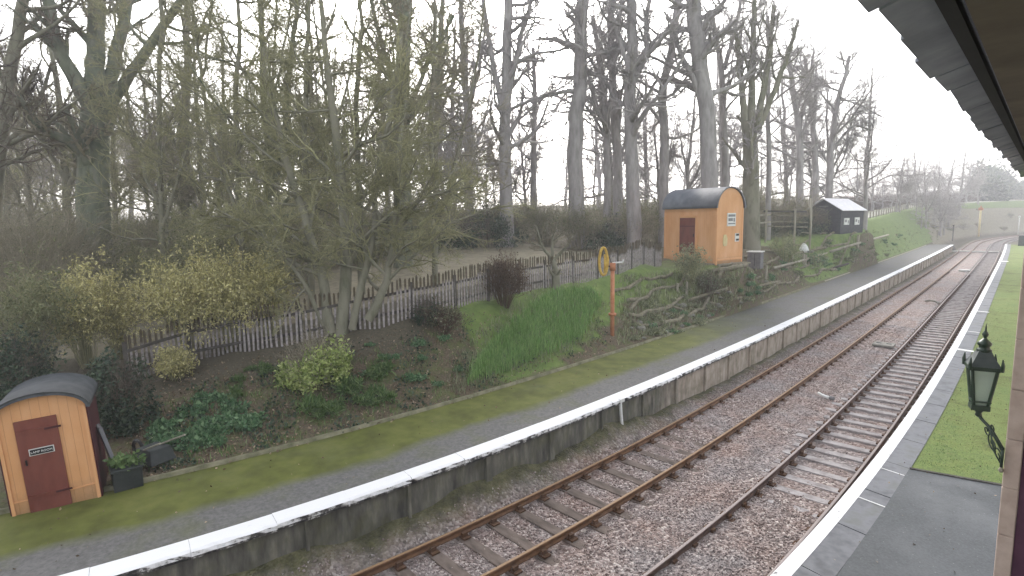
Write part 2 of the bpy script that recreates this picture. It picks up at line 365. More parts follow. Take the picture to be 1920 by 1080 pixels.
def terrain_mat():
    m, nt, b = _nodes('bank_soil')
    pos = coord(nt, 'POS'); a = N(nt, 'ShaderNodeVertexColor', layer_name='cover')
    s = N(nt, 'ShaderNodeSeparateColor'); L(nt, a.outputs[0], s.inputs[0])
    fine = noise(nt, pos, 16, 6, .7); mid = noise(nt, pos, 2.2, 6); big = noise(nt, pos, .5, 4)
    soil = ramp(nt, fine, [(.3, (.055, .045, .03)), (.5, (.115, .09, .06)), (.7, (.20, .155, .105))])
    green = ramp(nt, mid, [(.3, (.05, .075, .022)), (.6, (.10, .13, .04)), (.8, (.15, .16, .06))])
    soil = mixc(nt, ramp(nt, mid, [(.48, (0, 0, 0)), (.62, (.65, .65, .65))]), soil, green)
    grass = ramp(nt, mid, [(.3, (.095, .145, .04)), (.6, (.16, .22, .06)), (.8, (.21, .25, .085))])
    field = ramp(nt, mid, [(.3, (.17, .15, .105)), (.7, (.27, .24, .17))])
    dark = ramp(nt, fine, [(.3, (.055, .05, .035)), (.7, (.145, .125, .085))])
    def soft(o): return math_(nt, 'MULTIPLY', math_(nt, 'SUBTRACT', math_(nt, 'ADD', o, math_(nt, 'MULTIPLY', big, .6)), .55), 2.2, True)
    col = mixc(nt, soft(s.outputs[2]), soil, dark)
    col = mixc(nt, soft(s.outputs[1]), col, field)
    col = mixc(nt, soft(s.outputs[0]), col, grass)
    L(nt, col, b.inputs['Base Color']); b.inputs['Roughness'].default_value = .95; bump(nt, b, fine, .7, .06); return m
M['bank_soil'] = terrain_mat()
M['path_gravel'] = noisy('path_gravel', (.36, .34, .30), (.50, .48, .43), 2, .9, .2, kind='POS')

# ------------------------------------------------------------------ builders
def mesh_np(name, verts, faces, mat=None, parent=None, uv=None, matidx=None, smooth=False):
    """faces: (n,3) or (n,4) int array; uv: per-vertex (n,2)"""
    me = bpy.data.meshes.new(name)
    verts = np.asarray(verts, np.float32); faces = np.asarray(faces, np.int32); k = faces.shape[1]
    me.vertices.add(len(verts)); me.vertices.foreach_set('co', verts.ravel())
    me.loops.add(faces.size); me.loops.foreach_set('vertex_index', faces.ravel())
    me.polygons.add(len(faces))
    me.polygons.foreach_set('loop_start', np.arange(0, faces.size, k, dtype=np.int32))
    me.polygons.foreach_set('loop_total', np.full(len(faces), k, np.int32))
    if smooth: me.polygons.foreach_set('use_smooth', np.ones(len(faces), bool))
    if uv is not None:
        l = me.uv_layers.new(name='UVMap'); l.data.foreach_set('uv', np.asarray(uv, np.float32)[faces.ravel()].ravel())
    for mm in (mat if isinstance(mat, (list, tuple)) else [mat]):
        if mm is not None: me.materials.append(mm)
    if matidx is not None: me.polygons.foreach_set('material_index', np.asarray(matidx, np.int32))
    me.update(calc_edges=True); me.validate()
    o = bpy.data.objects.new(name, me); C.objects.link(o)
    if parent is not None: o.parent = parent
    return o

class MB:
    def __init__(s): s.v = []; s.f = []; s.uv = []
    def add(s, vs, fs, uvs=None):
        n = len(s.v); s.v += [tuple(map(float, v)) for v in vs]; s.f += [tuple(i + n for i in f) for f in fs]
        s.uv += list(uvs) if uvs is not None else [(0, 0)] * len(vs)
        return s
    def box(s, c, d, rz=0, M4=None):
        x, y, z = d[0] / 2, d[1] / 2, d[2] / 2
        vs = [(-x, -y, -z), (x, -y, -z), (x, y, -z), (-x, y, -z), (-x, -y, z), (x, -y, z), (x, y, z), (-x, y, z)]
        R = Matrix.Rotation(rz, 3, 'Z') if M4 is None else M4
        vs = [R @ Vector(v) + Vector(c) for v in vs]
        return s.add(vs, [(3, 2, 1, 0), (4, 5, 6, 7), (0, 1, 5, 4), (1, 2, 6, 5), (2, 3, 7, 6), (3, 0, 4, 7)])
    def beam(s, a, b, w, h):
        """rectangular bar from a to b, w sideways, h upright"""
        a = Vector(a); b = Vector(b); t = (b - a).normalized()
        side = t.cross(Vector((0, 0, 1)))
        side = side.normalized() if side.length > 1e-4 else Vector((1, 0, 0))
        up = side.cross(t)
        vs = []
        for p in (a, b):
            for i, j in ((-1, -1), (1, -1), (1, 1), (-1, 1)): vs.append(p + side * (w / 2 * i) + up * (h / 2 * j))
        return s.add(vs, [(0, 1, 2, 3), (7, 6, 5, 4), (0, 4, 5, 1), (1, 5, 6, 2), (2, 6, 7, 3), (3, 7, 4, 0)])
    def prism(s, poly, a, b):
        """poly: list of (i,j) in plane; a,b: functions (i,j)->3D for both ends"""
        n = len(poly); va = [a(*p) for p in poly]; vb = [b(*p) for p in poly]
        return s.add(va + vb, [tuple(range(n))[::-1], tuple(range(n, 2 * n))] + [(i, (i + 1) % n, n + (i + 1) % n, n + i) for i in range(n)])
    def tube(s, pts, r, sides=8, close=False, caps=True):
        pts = [Vector(p) for p in pts]; n = len(pts)
        rs = r if isinstance(r, (list, tuple)) else [r] * n
        vs = []; prev = None
        for i, p in enumerate(pts):
            if close: t = pts[(i + 1) % n] - pts[i - 1]
            else: t = pts[min(i + 1, n - 1)] - pts[max(i - 1, 0)]
            t.normalize()
            if prev is None:
                a = t.cross(Vector((0, 0, 1)))
                if a.length < .05: a = t.cross(Vector((1, 0, 0)))
            else: a = prev - t * prev.dot(t)
            a.normalize(); prev = a; b = t.cross(a)
            for k in range(sides):
                w = 2 * PI * k / sides; vs.append(p + a * (rs[i] * math.cos(w)) + b * (rs[i] * math.sin(w)))
        fs = []
        m = n if close else n - 1
        for i in range(m):
            for k in range(sides):
                j = (i + 1) % n; k2 = (k + 1) % sides
                fs.append((i * sides + k, i * sides + k2, j * sides + k2, j * sides + k))
        if caps and not close: fs += [tuple(range(sides))[::-1], tuple(range((n - 1) * sides, n * sides))]
        return s.add(vs, fs)
    def lathe(s, prof, c=(0, 0, 0), sides=16, rot=0):
        vs = []; fs = []
        for r, z in prof:
            for k in range(sides):
                w = 2 * PI * k / sides + rot; vs.append((c[0] + r * math.cos(w), c[1] + r * math.sin(w), c[2] + z))
        for i in range(len(prof) - 1):
            for k in range(sides):
                k2 = (k + 1) % sides; fs.append((i * sides + k, i * sides + k2, (i + 1) * sides + k2, (i + 1) * sides + k))
        fs += [tuple(range(sides))[::-1], tuple(range((len(prof) - 1) * sides, len(prof) * sides))]
        return s.add(vs, fs)
    def build(s, name, mat, parent=None, smooth=False, bevel=0):
        me = bpy.data.meshes.new(name); me.from_pydata(s.v, [], s.f)
        l = me.uv_layers.new(name='UVMap')
        li = np.zeros(len(me.loops), np.int32); me.loops.foreach_get('vertex_index', li)
        l.data.foreach_set('uv', np.asarray(s.uv, np.float32)[li].ravel())
        me.materials.append(mat)
        if smooth: me.polygons.foreach_set('use_smooth', np.ones(len(me.polygons), bool))
        me.update()
        o = bpy.data.objects.new(name, me); C.objects.link(o)
        if parent is not None: o.parent = parent
        if bevel:
            b = o.modifiers.new('bevel', 'BEVEL'); b.width = bevel; b.segments = 2; b.limit_method = 'ANGLE'
        return o
def thing(name, label, cat, loc=(0, 0, 0), rz=0, group=None):
    o = bpy.data.objects.new(name, None); C.objects.link(o); o.empty_display_size = .2
    o.location = tuple(map(float, loc)); o.rotation_euler = (0, 0, rz)
    return tag(o, label, cat, group)
def tag(o, label, cat, group=None):
    o['label'] = label; o['category'] = cat
    if group: o['group'] = group
    return o
def struct(o, kind='structure'):
    o['kind'] = kind; return o
def dup(root, loc, rz=0, scale=1, label=None, name=None):
    r = root.copy(); C.objects.link(r); r.location = tuple(map(float, loc)); r.rotation_euler = (0, 0, rz); r.scale = (scale,) * 3 if not isinstance(scale, tuple) else scale
    if label: r['label'] = label
    for ch in root.children:
        c = ch.copy(); C.objects.link(c); c.parent = r
        for g in ch.children:
            d = g.copy(); C.objects.link(d); d.parent = c
    return r
def sweep(name, prof, y0, y1, step, mat, parent=None, closed=False, uvmode='lat', jitter=None):
    """profile [(lateral, z)] carried along the line"""
    ys = np.arange(y0, y1 + step * .5, step); n = len(prof)
    P = np.array(prof, float)
    V = np.zeros((len(ys), n, 3)); UV = np.zeros((len(ys), n, 2))
    for i, y in enumerate(ys):
        V[i, :, 0] = P[:, 0] + off(y); V[i, :, 1] = y; V[i, :, 2] = P[:, 1]
        UV[i, :, 0] = P[:, 0] if uvmode == 'lat' else P[:, 1]; UV[i, :, 1] = y
    if jitter: V = jitter(V)
    f = []
    for i in range(len(ys) - 1):
        for k in range(n if closed else n - 1):
            k2 = (k + 1) % n; f.append((i * n + k, i * n + k2, (i + 1) * n + k2, (i + 1) * n + k))
    o = mesh_np(name, V.reshape(-1, 3), f, mat, parent, UV.reshape(-1, 2))
    return o

def polys(P, R, sides):
    """tubes round polylines P (n,k,3) with radii R (n,k) -> verts, faces"""
    n, k, _ = P.shape
    T = np.empty_like(P); T[:, 1:-1] = P[:, 2:] - P[:, :-2]; T[:, 0] = P[:, 1] - P[:, 0]; T[:, -1] = P[:, -1] - P[:, -2]
    T /= np.linalg.norm(T, axis=2, keepdims=True) + 1e-9
    ref = np.where(np.abs(T[:, :1, 2:3]) > .9, V3(1, 0.1, 0), V3(0.1, 0, 1))
    A = np.cross(T, np.broadcast_to(ref, T.shape)); A /= np.linalg.norm(A, axis=2, keepdims=True) + 1e-9
    B = np.cross(T, A)
    w = 2 * PI * np.arange(sides) / sides
    V = P[:, :, None] + R[:, :, None, None] * (A[:, :, None] * np.cos(w)[:, None] + B[:, :, None] * np.sin(w)[:, None])
    idx = np.arange(n * k * sides).reshape(n, k, sides); nx = np.roll(idx, -1, 2)
    F = np.stack([idx[:, :-1], nx[:, :-1], nx[:, 1:], idx[:, 1:]], -1).reshape(-1, 4)
    return V.reshape(-1, 3), F
def join(parts):
    vs, fs, n = [], [], 0
    for v, f in parts: vs.append(v); fs.append(f + n); n += len(v)
    return np.concatenate(vs), np.concatenate(fs)
def grow(P, R, m, t0, t1, ang, ln, k, rr, wander, up, rg, rmin=.004, taper=.6):
    n, K, _ = P.shape
    plen = np.linalg.norm(np.diff(P, axis=1), axis=2).sum(1)
    idx = np.repeat(np.arange(n), m); j = np.tile(np.arange(m), n); Nn = n * m
    t = t0 + (t1 - t0) * (j + rg.random(Nn)) / m
    f = np.clip(t * (K - 1), 0, K - 1.001); i = f.astype(int); w = (f - i)[:, None]
    base = P[idx, i] * (1 - w) + P[idx, i + 1] * w; rad = R[idx, i] * (1 - w[:, 0]) + R[idx, i + 1] * w[:, 0]
    tan = P[idx, i + 1] - P[idx, i]; tan /= np.linalg.norm(tan, axis=1, keepdims=True) + 1e-9
    q = rg.normal(size=(Nn, 3)); q -= tan * (q * tan).sum(1, keepdims=True); q /= np.linalg.norm(q, axis=1, keepdims=True) + 1e-9
    a = np.radians(ang) * (1 + .35 * rg.normal(size=Nn))[:, None]
    d = np.cos(a) * tan + np.sin(a) * q
    length = plen[idx] * ln * (1 - taper * (t - t0) / max(t1 - t0, 1e-6)) * rg.uniform(.6, 1.3, Nn)
    r0 = np.maximum(np.minimum(rad * rr, rad * .85) * rg.uniform(.75, 1.1, Nn), rmin)
    pts = [base]
    for s in range(k - 1):
        d = d + wander * rg.normal(size=(Nn, 3)) + V3(0, 0, up); d /= np.linalg.norm(d, axis=1, keepdims=True)
        pts.append(pts[-1] + d * (length / (k - 1))[:, None])
    P2 = np.stack(pts, 1)
    R2 = r0[:, None] * np.linspace(1, .25, k)[None]; R2 = np.maximum(R2, rmin * .7)
    return P2, R2
def trunk_line(pts, rad, K, rg, jit=.04):
    pts = np.array(pts, float); t = np.linspace(0, 1, len(pts)); q = np.linspace(0, 1, K)
    # smooth (catmull-like) resample
    P = np.stack([np.interp(q, t, pts[:, a]) for a in range(3)], 1)
    for _ in range(2): P[1:-1] = .25 * P[:-2] + .5 * P[1:-1] + .25 * P[2:]
    L_ = np.linalg.norm(pts[-1] - pts[0]); P[1:] += rg.normal(size=(K - 1, 3)) * jit * L_ / K * V3(1, 1, .2)
    return P, np.interp(q, np.linspace(0, 1, len(rad)), rad)
def tree_meshes(lines, seed, mats, limbs=12, t0=.35, ang=48, ln=.38, up=.10, n2=7, n3=7, n4=5, rmin=.006, droop=0.0, wander=.16, sub=None):
    """lines: [(P(K,3), R(K))...] trunk and given main limbs, all with the same K, in local space -> trunk mesh data, crown mesh data"""
    rg = np.random.default_rng(seed)
    P0 = np.stack([l[0] for l in lines]); R0 = np.stack([l[1] for l in lines])
    tr = [polys(P0, R0, 10)]
    P1, R1 = grow(P0, R0, limbs, t0, .98, ang, ln, 7, .5, wander, up, rg, .02)
    tr.append(polys(P1, R1, 6))
    P2, R2 = grow(np.concatenate([P1]), np.concatenate([R1]), n2, .18, .98, 42, .5, 5, .6, wander * 1.1, up * .6 - droop, rg, .011)
    P3, R3 = grow(P2, R2, n3, .12, 1, 40, .55, 4, .6, .2, .04 - droop, rg, .008)
    cr = [polys(P2, R2, 4), polys(P3, R3, 3)]
    if n4:
        P4, R4 = grow(P3, R3, n4, .1, 1, 38, .62, 3, .7, .2, .03 - droop, rg, rmin); cr.append(polys(P4, R4, 3))
    v, f = join(tr); T = mesh_np('trunk', v, f, mats[0], smooth=True)
    v, f = join(cr); K_ = mesh_np('crown', v, f, mats[1])
    return T, K_
def make_tree(name, label, base, lines, seed, mats, group=None, **kw):
    r = thing(name, label, 'tree', base, 0, group)
    T, K_ = tree_meshes(lines, seed, mats, **kw); T.parent = r; K_.parent = r
    return r
def leaf_mesh(name, pts, size, mat, parent=None, rg=rng, updir=None, aspect=.5, spread=1.0, matidx=None):
    """folded leaf of two triangles at every point"""
    n = len(pts); d = rg.normal(size=(n, 3))
    if updir is not None: d = d * spread + np.asarray(updir)
    d /= np.linalg.norm(d, axis=1, keepdims=True)
    q = rg.normal(size=(n, 3)); q -= d * (q * d).sum(1, keepdims=True); q /= np.linalg.norm(q, axis=1, keepdims=True)
    nn = np.cross(d, q)
    s = size * rg.uniform(.6, 1.35, n)[:, None]
    a = pts; b = pts + d * s; l = pts + d * s * .5 + q * s * aspect / 2 + nn * s * .08; r = pts + d * s * .5 - q * s * aspect / 2 + nn * s * .08
    V = np.stack([a, l, b, r], 1).reshape(-1, 3); i = np.arange(n)[:, None] * 4
    F = np.concatenate([i + np.array([[0, 1, 2]]), i + np.array([[0, 2, 3]])])
    return mesh_np(name, V, F, mat, parent)
def blob_pts(n, radii, rg, clumps=14, inner=.45, flat=True):
    """leaf positions in clumps over an ellipsoid that stands on z=0"""
    c = rg.normal(size=(clumps, 3)); c /= np.linalg.norm(c, axis=1, keepdims=True); c *= rg.uniform(inner, .85, (clumps, 1))
    if flat: c[:, 2] = np.abs(c[:, 2]) * .9
    k = rg.integers(0, clumps, n); p = rg.normal(size=(n, 3)); p /= np.linalg.norm(p, axis=1, keepdims=True)
    p = c[k] + p * (rg.random((n, 1)) ** .5) * rg.uniform(.22, .42, clumps)[k][:, None]
    p[:, 2] = np.abs(p[:, 2])
    return p * np.array(radii)
def stems(radii, n, rg, r=.012, droop=0, up=1.2, k=5):
    """stems fanning up from the base"""
    a = rg.uniform(0, 2 * PI, n); w = rg.random(n) ** .6
    end = np.stack([np.cos(a) * w * radii[0], np.sin(a) * w * radii[1], radii[2] * rg.uniform(.6, 1.05, n) * (1 - .35 * w)], 1)
    st = np.stack([np.cos(a) * w * radii[0] * .2, np.sin(a) * w * radii[1] * .2, np.zeros(n) - .1], 1)
    t = np.linspace(0, 1, k)[None, :, None]
    P = st[:, None] * (1 - t) + end[:, None] * t + rg.normal(size=(n, k, 3)) * .04 * radii[2] * t
    P[:, :, 2] += (up - 1) * radii[2] * .4 * np.sin(PI * t[:, :, 0])
    R = r * np.linspace(1, .4, k)[None] * rg.uniform(.6, 1.3, (n, 1))
    return P, R
EXPO = 1.75
HAZE = 0.0015

# ------------------------------------------------------------------ camera, light
cam = bpy.data.cameras.new('camera'); cam.sensor_width = 36; cam.lens = FOC / 1920 * 36; cam.clip_end = 6000; cam.clip_start = .05
co = bpy.data.objects.new('camera', cam); C.objects.link(co); sc.camera = co
co.matrix_world = Matrix(((RI[0], UP[0], -FWD[0], EYE[0]), (RI[1], UP[1], -FWD[1], EYE[1]), (RI[2], UP[2], -FWD[2], EYE[2]), (0, 0, 0, 1)))
SUN_EL, SUN_AZ = math.radians(28), math.radians(-60)      # azimuth from +y towards +x
wd = bpy.data.worlds.new('World'); sc.world = wd; wd.use_nodes = True
wt = wd.node_tree; bg = wt.nodes['Background']
sky = wt.nodes.new('ShaderNodeTexSky'); sky.sky_type = 'NISHITA'; sky.sun_disc = False
sky.sun_elevation = SUN_EL; sky.sun_rotation = SUN_AZ; sky.air_density = 1.0; sky.dust_density = 4.0; sky.ozone_density = 1.0
hs = wt.nodes.new('ShaderNodeHueSaturation'); hs.inputs['Saturation'].default_value = .22
wt.links.new(sky.outputs[0], hs.inputs['Color']); wt.links.new(hs.outputs[0], bg.inputs[0]); bg.inputs[1].default_value = .15
sl = bpy.data.lights.new('sun', 'SUN'); sl.energy = .8; sl.angle = math.radians(25); sl.color = (1, .96, .9)
so = bpy.data.objects.new('sun', sl); C.objects.link(so)
sd = Vector((math.sin(SUN_AZ) * math.cos(SUN_EL), math.cos(SUN_AZ) * math.cos(SUN_EL), math.sin(SUN_EL)))
so.rotation_euler = sd.to_track_quat('Z', 'Y').to_euler()
sc.view_settings.view_transform = 'Standard'; sc.view_settings.look = 'None'
sc.view_settings.exposure = EXPO; sc.view_settings.gamma = 1
sc.cycles.use_denoising = True
sc.cycles.max_bounces = 8; sc.cycles.volume_bounces = 3; sc.cycles.diffuse_bounces = 3; sc.cycles.transparent_max_bounces = 8

# ------------------------------------------------------------------ ground sheet
us = np.concatenate([[-330, -260, -200, -150, -120, -100, -85, -72, -62, -54, -47, -41, -36, -32, -29, -26.5, -24.5], np.arange(-23, -9.2, .4),
                     [-9.02, -8.95, -8.8, -7.5, -6.4, -5.92, -5.84, -5, -3, -1, .5, .70, .74, 1.5, 3, 5, 7.4, 7.6, 9, 12, 16, 22, 30, 45, 70, 120, 200, 280, 330]])
yl = np.concatenate([[-160, -120, -70, -45, -30, -20, -15], np.arange(-12, 40, .5), np.arange(40, 120, 1.5), np.arange(120, 340, 5), [360, 400, 450, 520]])
U, Y = np.meshgrid(us, yl); X = U + off(Y); Z = ground_z(X, Y)
nu = len(us); ii = np.arange(U.size).reshape(U.shape)
F = np.stack([ii[:-1, :-1], ii[:-1, 1:], ii[1:, 1:], ii[1:, :-1]], -1).reshape(-1, 4)
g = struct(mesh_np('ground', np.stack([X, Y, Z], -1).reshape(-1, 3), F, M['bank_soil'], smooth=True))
v = -9 - U; vf = np.interp(Y, _ty, _tv)
grass = np.zeros_like(U); field = np.zeros_like(U); dark = np.zeros_like(U)
grass += 1.0 * ((Y > 9) & (Y < 23) & (v > .2) & (v < 4.2) & (v > (Y - 11) * .28))
grass += .55 * ((Y > 19) & (Y < 31) & (v > 1.6) & (v < 6))
grass += 1.0 * ((Y > 40) & (v > .1) & (v < vf + 5) & ~((Y > 113 + 7 * v) & (v > -1) & (v < 6)))
grass += .8 * (U > 8)
field += 1.0 * ((Y > -3) & (Y < 26) & (v > vf + 3) & (v < vf + 22))
field += .8 * ((Y > 113 + 7 * v) & (v > -1) & (v < 6))
dark += 1.0 * ((Y < 42) & (v > vf + 20)) + .9 * ((Y < 8) & (v > vf - 1.5)) + 1.0 * ((Y < 26) & (v > vf - .6) & (v < vf + 3)) + .8 * ((Y > 112) & (v < 0) & (v > -16))  # along the fence: leaf litter plus shade put into the ground colour
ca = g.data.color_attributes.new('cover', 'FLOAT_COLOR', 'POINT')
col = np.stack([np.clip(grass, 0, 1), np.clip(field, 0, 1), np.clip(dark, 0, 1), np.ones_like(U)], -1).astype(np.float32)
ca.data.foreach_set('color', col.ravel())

# ------------------------------------------------------------------ track bed
lat = np.arange(-5.80, .7, .1)
def bed_z(u, y):
    z = np.full_like(u, -.205)
    z = np.where((u > -5.75) & (u < -2.7), -.205 + .035 * np.clip((y - 9) / 6, 0, 1), z)      # far track, half buried later on
    z = np.where((u > -5.3) & (u < -3.0), z - .022 * np.clip((13 - y) / 3, 0, 1), z)
    six = np.exp(-((u + 2.45) / .55) ** 2); z = z + .055 * six
    near = np.clip((12.0 - y) / 3, 0, 1) * ((u > -2.3) & (u < .7)); z = z + .083 * near
    z = z - .045 * np.clip((y - 12) / 4, 0, 1) * ((u > -1.9) & (u < .45))
    heap = np.clip((-5.02 - u) / .75, 0, 1) * np.clip((17 - y) / 6, .22, 1); z = z + (.42 + .10 * np.sin(y * 1.3) + .05 * np.sin(y * 3.7)) * heap
    return z + .015 * np.sin(u * 9 + y * 3.3) * np.sin(y * 5.1 - u * 4)
ys = np.concatenate([np.arange(-6, 30, .12), np.arange(30, 112, .6), np.arange(112, 330, 3)])
U2, Y2 = np.meshgrid(lat, ys); Z2 = bed_z(U2, Y2); n_ = len(lat)
ii = np.arange(U2.size).reshape(U2.shape); F = np.stack([ii[:-1, :-1], ii[:-1, 1:], ii[1:, 1:], ii[1:, :-1]], -1).reshape(-1, 4)
struct(mesh_np('track_bed', np.stack([U2 + off(Y2), Y2, Z2], -1).reshape(-1, 3), F, M['ballast_bed'], None, np.stack([U2, Y2], -1).reshape(-1, 2), smooth=True))
# loose stones
ns = 46000
yy = 1.0 + 34 * rng.random(ns) ** 1.7; uu = rng.uniform(-5.55, .52, ns)
keep = ~((np.abs(uu + 4.915) < .06) | (np.abs(uu + 3.41) < .06) | (np.abs(uu + 1.505) < .06) | (np.abs(uu) < .06))
keep &= ~((uu < -5.0) & (rng.random(ns) < .75) & (yy < 16))
keep &= ~((uu > -2.1) & (yy > 11.5) & (rng.random(ns) < .82))
uu, yy = uu[keep], yy[keep]; ns = len(uu)
fs_ = np.abs((yy + 3 + .37) % .74 - .37); keep = ~((uu > -5.4) & (uu < -2.9) & (fs_ < .13) & (yy < 15) & (rng.random(ns) < .8))
uu, yy = uu[keep], yy[keep]; ns = len(uu)
cube = np.array([(-1, -1, -1), (1, -1, -1), (1, 1, -1), (-1, 1, -1), (-1, -1, 1), (1, -1, 1), (1, 1, 1), (-1, 1, 1)], float) * .62
V = cube[None] * rng.uniform(.45, 1.25, (ns, 8, 1)) * rng.uniform(.6, 1.2, (ns, 1, 3)) * (.021 * rng.uniform(.6, 1.5, (ns, 1, 1)))
a = rng.uniform(0, 2 * PI, ns); ca_, sa_ = np.cos(a)[:, None], np.sin(a)[:, None]
b_ = rng.uniform(-.7, .7, ns); cb_, sb_ = np.cos(b_)[:, None], np.sin(b_)[:, None]
x0, y0, z0 = V[..., 0] * ca_ - V[..., 1] * sa_, V[..., 0] * sa_ + V[..., 1] * ca_, V[..., 2]
y1, z1 = y0 * cb_ - z0 * sb_, y0 * sb_ + z0 * cb_
V = np.stack([x0, y1, z1], -1) + np.stack([uu + off(yy), yy, bed_z(uu, yy) + .012], -1)[:, None]
cf = np.array([(3, 2, 1, 0), (4, 5, 6, 7), (0, 1, 5, 4), (1, 2, 6, 5), (2, 3, 7, 6), (3, 0, 4, 7)])
F = (np.arange(ns)[:, None, None] * 8 + cf[None]).reshape(-1, 4)
tag(struct(mesh_np('ballast_stones', V.reshape(-1, 3), F, M['ballast_stone']), 'stuff'), 'loose pinkish grey ballast stones between the rails', 'ballast')

# ------------------------------------------------------------------ tracks
def rail_prof(u):
    p = [(-.034, 0), (-.034, -.035), (-.012, -.05), (-.012, -.105), (-.032, -.12), (-.032, -.145), (.032, -.145), (.032, -.12), (.012, -.105), (.012, -.05), (.034, -.035), (.034, 0), (.024, .006), (-.024, .006)]
    return [(u + a, b) for a, b in p][::-1]
def sleeper_mesh(name, mat, w=.25, l=2.55):
    mb = MB(); mb.box((0, 0, -.235), (l, w, .10)); return mb
def make_track(label, u1, u2, rmat, smat, spacing, y_first, grp):
    mid = (u1 + u2) / 2
    r = thing('railway_track', label, 'track', W(mid, 12, 0)); base = Vector(r.location)
    for u in (u1, u2):
        o = sweep('rail', rail_prof(u), -4, 300, .8, rmat, None, True); o.data.transform(Matrix.Translation(-base)); o.parent = r
    proto = sleeper_mesh('sleeper', smat).build('sleeper', smat, r, bevel=.012)
    cm = MB()
    cm.box((0, 0, -.165), (.36, .17, .035)); cm.box((-.075, 0, -.115), (.06, .12, .09)); cm.box((.075, 0, -.115), (.06, .12, .09))
    ch = cm.build('rail_chair', M['chair_iron'], proto); ch.location = (u1 - mid, 0, 0)
    c2 = ch.copy(); C.objects.link(c2); c2.location = (u2 - mid, 0, 0); c2.parent = proto
    k = 0; far = []
    y = y_first
    while y < 290:
        p = W(mid, y, 0); hd = -heading(y) + random.uniform(-.02, .02); dz = random.uniform(-.012, .006)
        if k < 100:
            if k == 0: s = proto
            else:
                s = proto.copy(); C.objects.link(s)
                for cc in (ch, c2):
                    d = cc.copy(); C.objects.link(d); d.parent = s
            s.location = Vector(p) - base + Vector((0, 0, dz)); s.rotation_euler = (0, 0, hd); s.parent = r
        else: far.append((p, hd))
        k += 1; y += spacing
    mb = MB()
    for p, hd in far: mb.box((p[0] - base[0], p[1] - base[1], -.235), (2.55, .25, .10), hd)
    struct(mb.build('distant_sleepers', smat, r), 'stuff')
    return r
make_track('rusty railway track beside the far platform wall, dark sleepers half buried in ballast', -4.915, -3.41, M['rail_rust'], M['sleeper_dark'], .74, -3, 'tracks')
make_track('railway track beside the near white platform edge, pale ladder of exposed sleepers', -1.505, 0, M['rail_worn'], M['sleeper_grey'], .72, -3, 'tracks')

# ------------------------------------------------------------------ far platform
YE = 107
struct(sweep('far_pavement', [(-9.0, .955), (-8.4, .965), (-7.4, .97), (-6.6, .97), (-6.09, .965)], -14, YE, .5, M['far_tarmac']))
r = thing('platform_wall', 'far platform wall of dark and pale concrete panels under a chipped white coping', 'wall', W(-5.8, 20, -.2)); b0 = Vector(r.location)
def local(o):
    o.data.transform(Matrix.Translation(-b0)); o.parent = r; return o
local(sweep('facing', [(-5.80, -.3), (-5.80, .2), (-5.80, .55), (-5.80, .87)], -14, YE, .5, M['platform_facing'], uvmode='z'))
y = -10.0; prev = None
while y < YE - .3:
    ln_ = 1.3; n = 9; mb = MB(); ys_ = np.linspace(y + .002, y + ln_ - .002, n); tz = random.uniform(-.006, .006); tx = random.uniform(-.012, .012)
    for q in ys_:
        e = random.uniform(-.014, .014); e2 = random.uniform(-.016, .010); c_ = abs(random.gauss(0, .012))
        for u, z in ((-6.10, .83), (-6.10, .975), (-5.72 + tx - c_, .985), (-5.665 + tx + e - c_, .962 - c_ * .5), (-5.665 + tx + e2 * .5, .89), (-5.68 + tx + e2, .84)): mb.v.append(tuple(W(u, q, z + tz) - np.array(b0))); mb.uv.append((0, 0))
    for a in range(n - 1):
        for k in range(6):
            k2 = (k + 1) % 6; mb.f.append((a * 6 + k, (a + 1) * 6 + k, (a + 1) * 6 + k2, a * 6 + k2))
    mb.f += [tuple(range(6)), tuple(range((n - 1) * 6, n * 6))[::-1]]
    mb.build('coping_slab', M['coping_white'], r); y += ln_
mb = MB()
for y in np.arange(2.2, 104, 2.05):
    p = W(-5.77, y, .32); mb = MB(); mb.box((p[0] - b0[0], p[1] - b0[1], .28 - b0[2]), (.09, random.choice([.05, .06, .16]), 1.12), -heading(y)); mb.uv = [(.4, y)] * 8; mb.build('pilaster', M['platform_facing'], r)
# far end ramp and end wall
mb = MB()
prof = lambda y0, z0, y1, z1: [W(-9.0, y0, z0), W(-5.72, y0, z0), W(-5.72, y1, z1), W(-9.0, y1, z1)]
a = prof(YE, .965, YE + 6, -.1); bt = [p - V3(0, 0, 1.2) for p in a]
mb.add([tuple(p) for p in a + bt], [(0, 1, 2, 3), (1, 5, 6, 2), (2, 6, 7, 3), (0, 3, 7, 4)]); struct(mb.build('far_ramp', M['far_tarmac']))

# kerb along the back of the platform
tag(sweep('kerb_edging', [(-9.10, .8), (-9.10, 1.03), (-8.99, 1.035), (-8.98, .8)], -14, 40, .5, noisy('kerb_mossy', (.10, .10, .055), (.27, .25, .17), 3, .9, .4, kind='POS')), 'mossy concrete kerb edging between far platform and planted bank', 'kerb')
tag(sweep('kerb_edging', [(-9.12, .8), (-9.12, 1.0), (-9.02, 1.0), (-9.01, .8)], 44, 104, .8, M['timber_pale']), 'pale timber edging board along the grass at the distant platform end', 'edging')

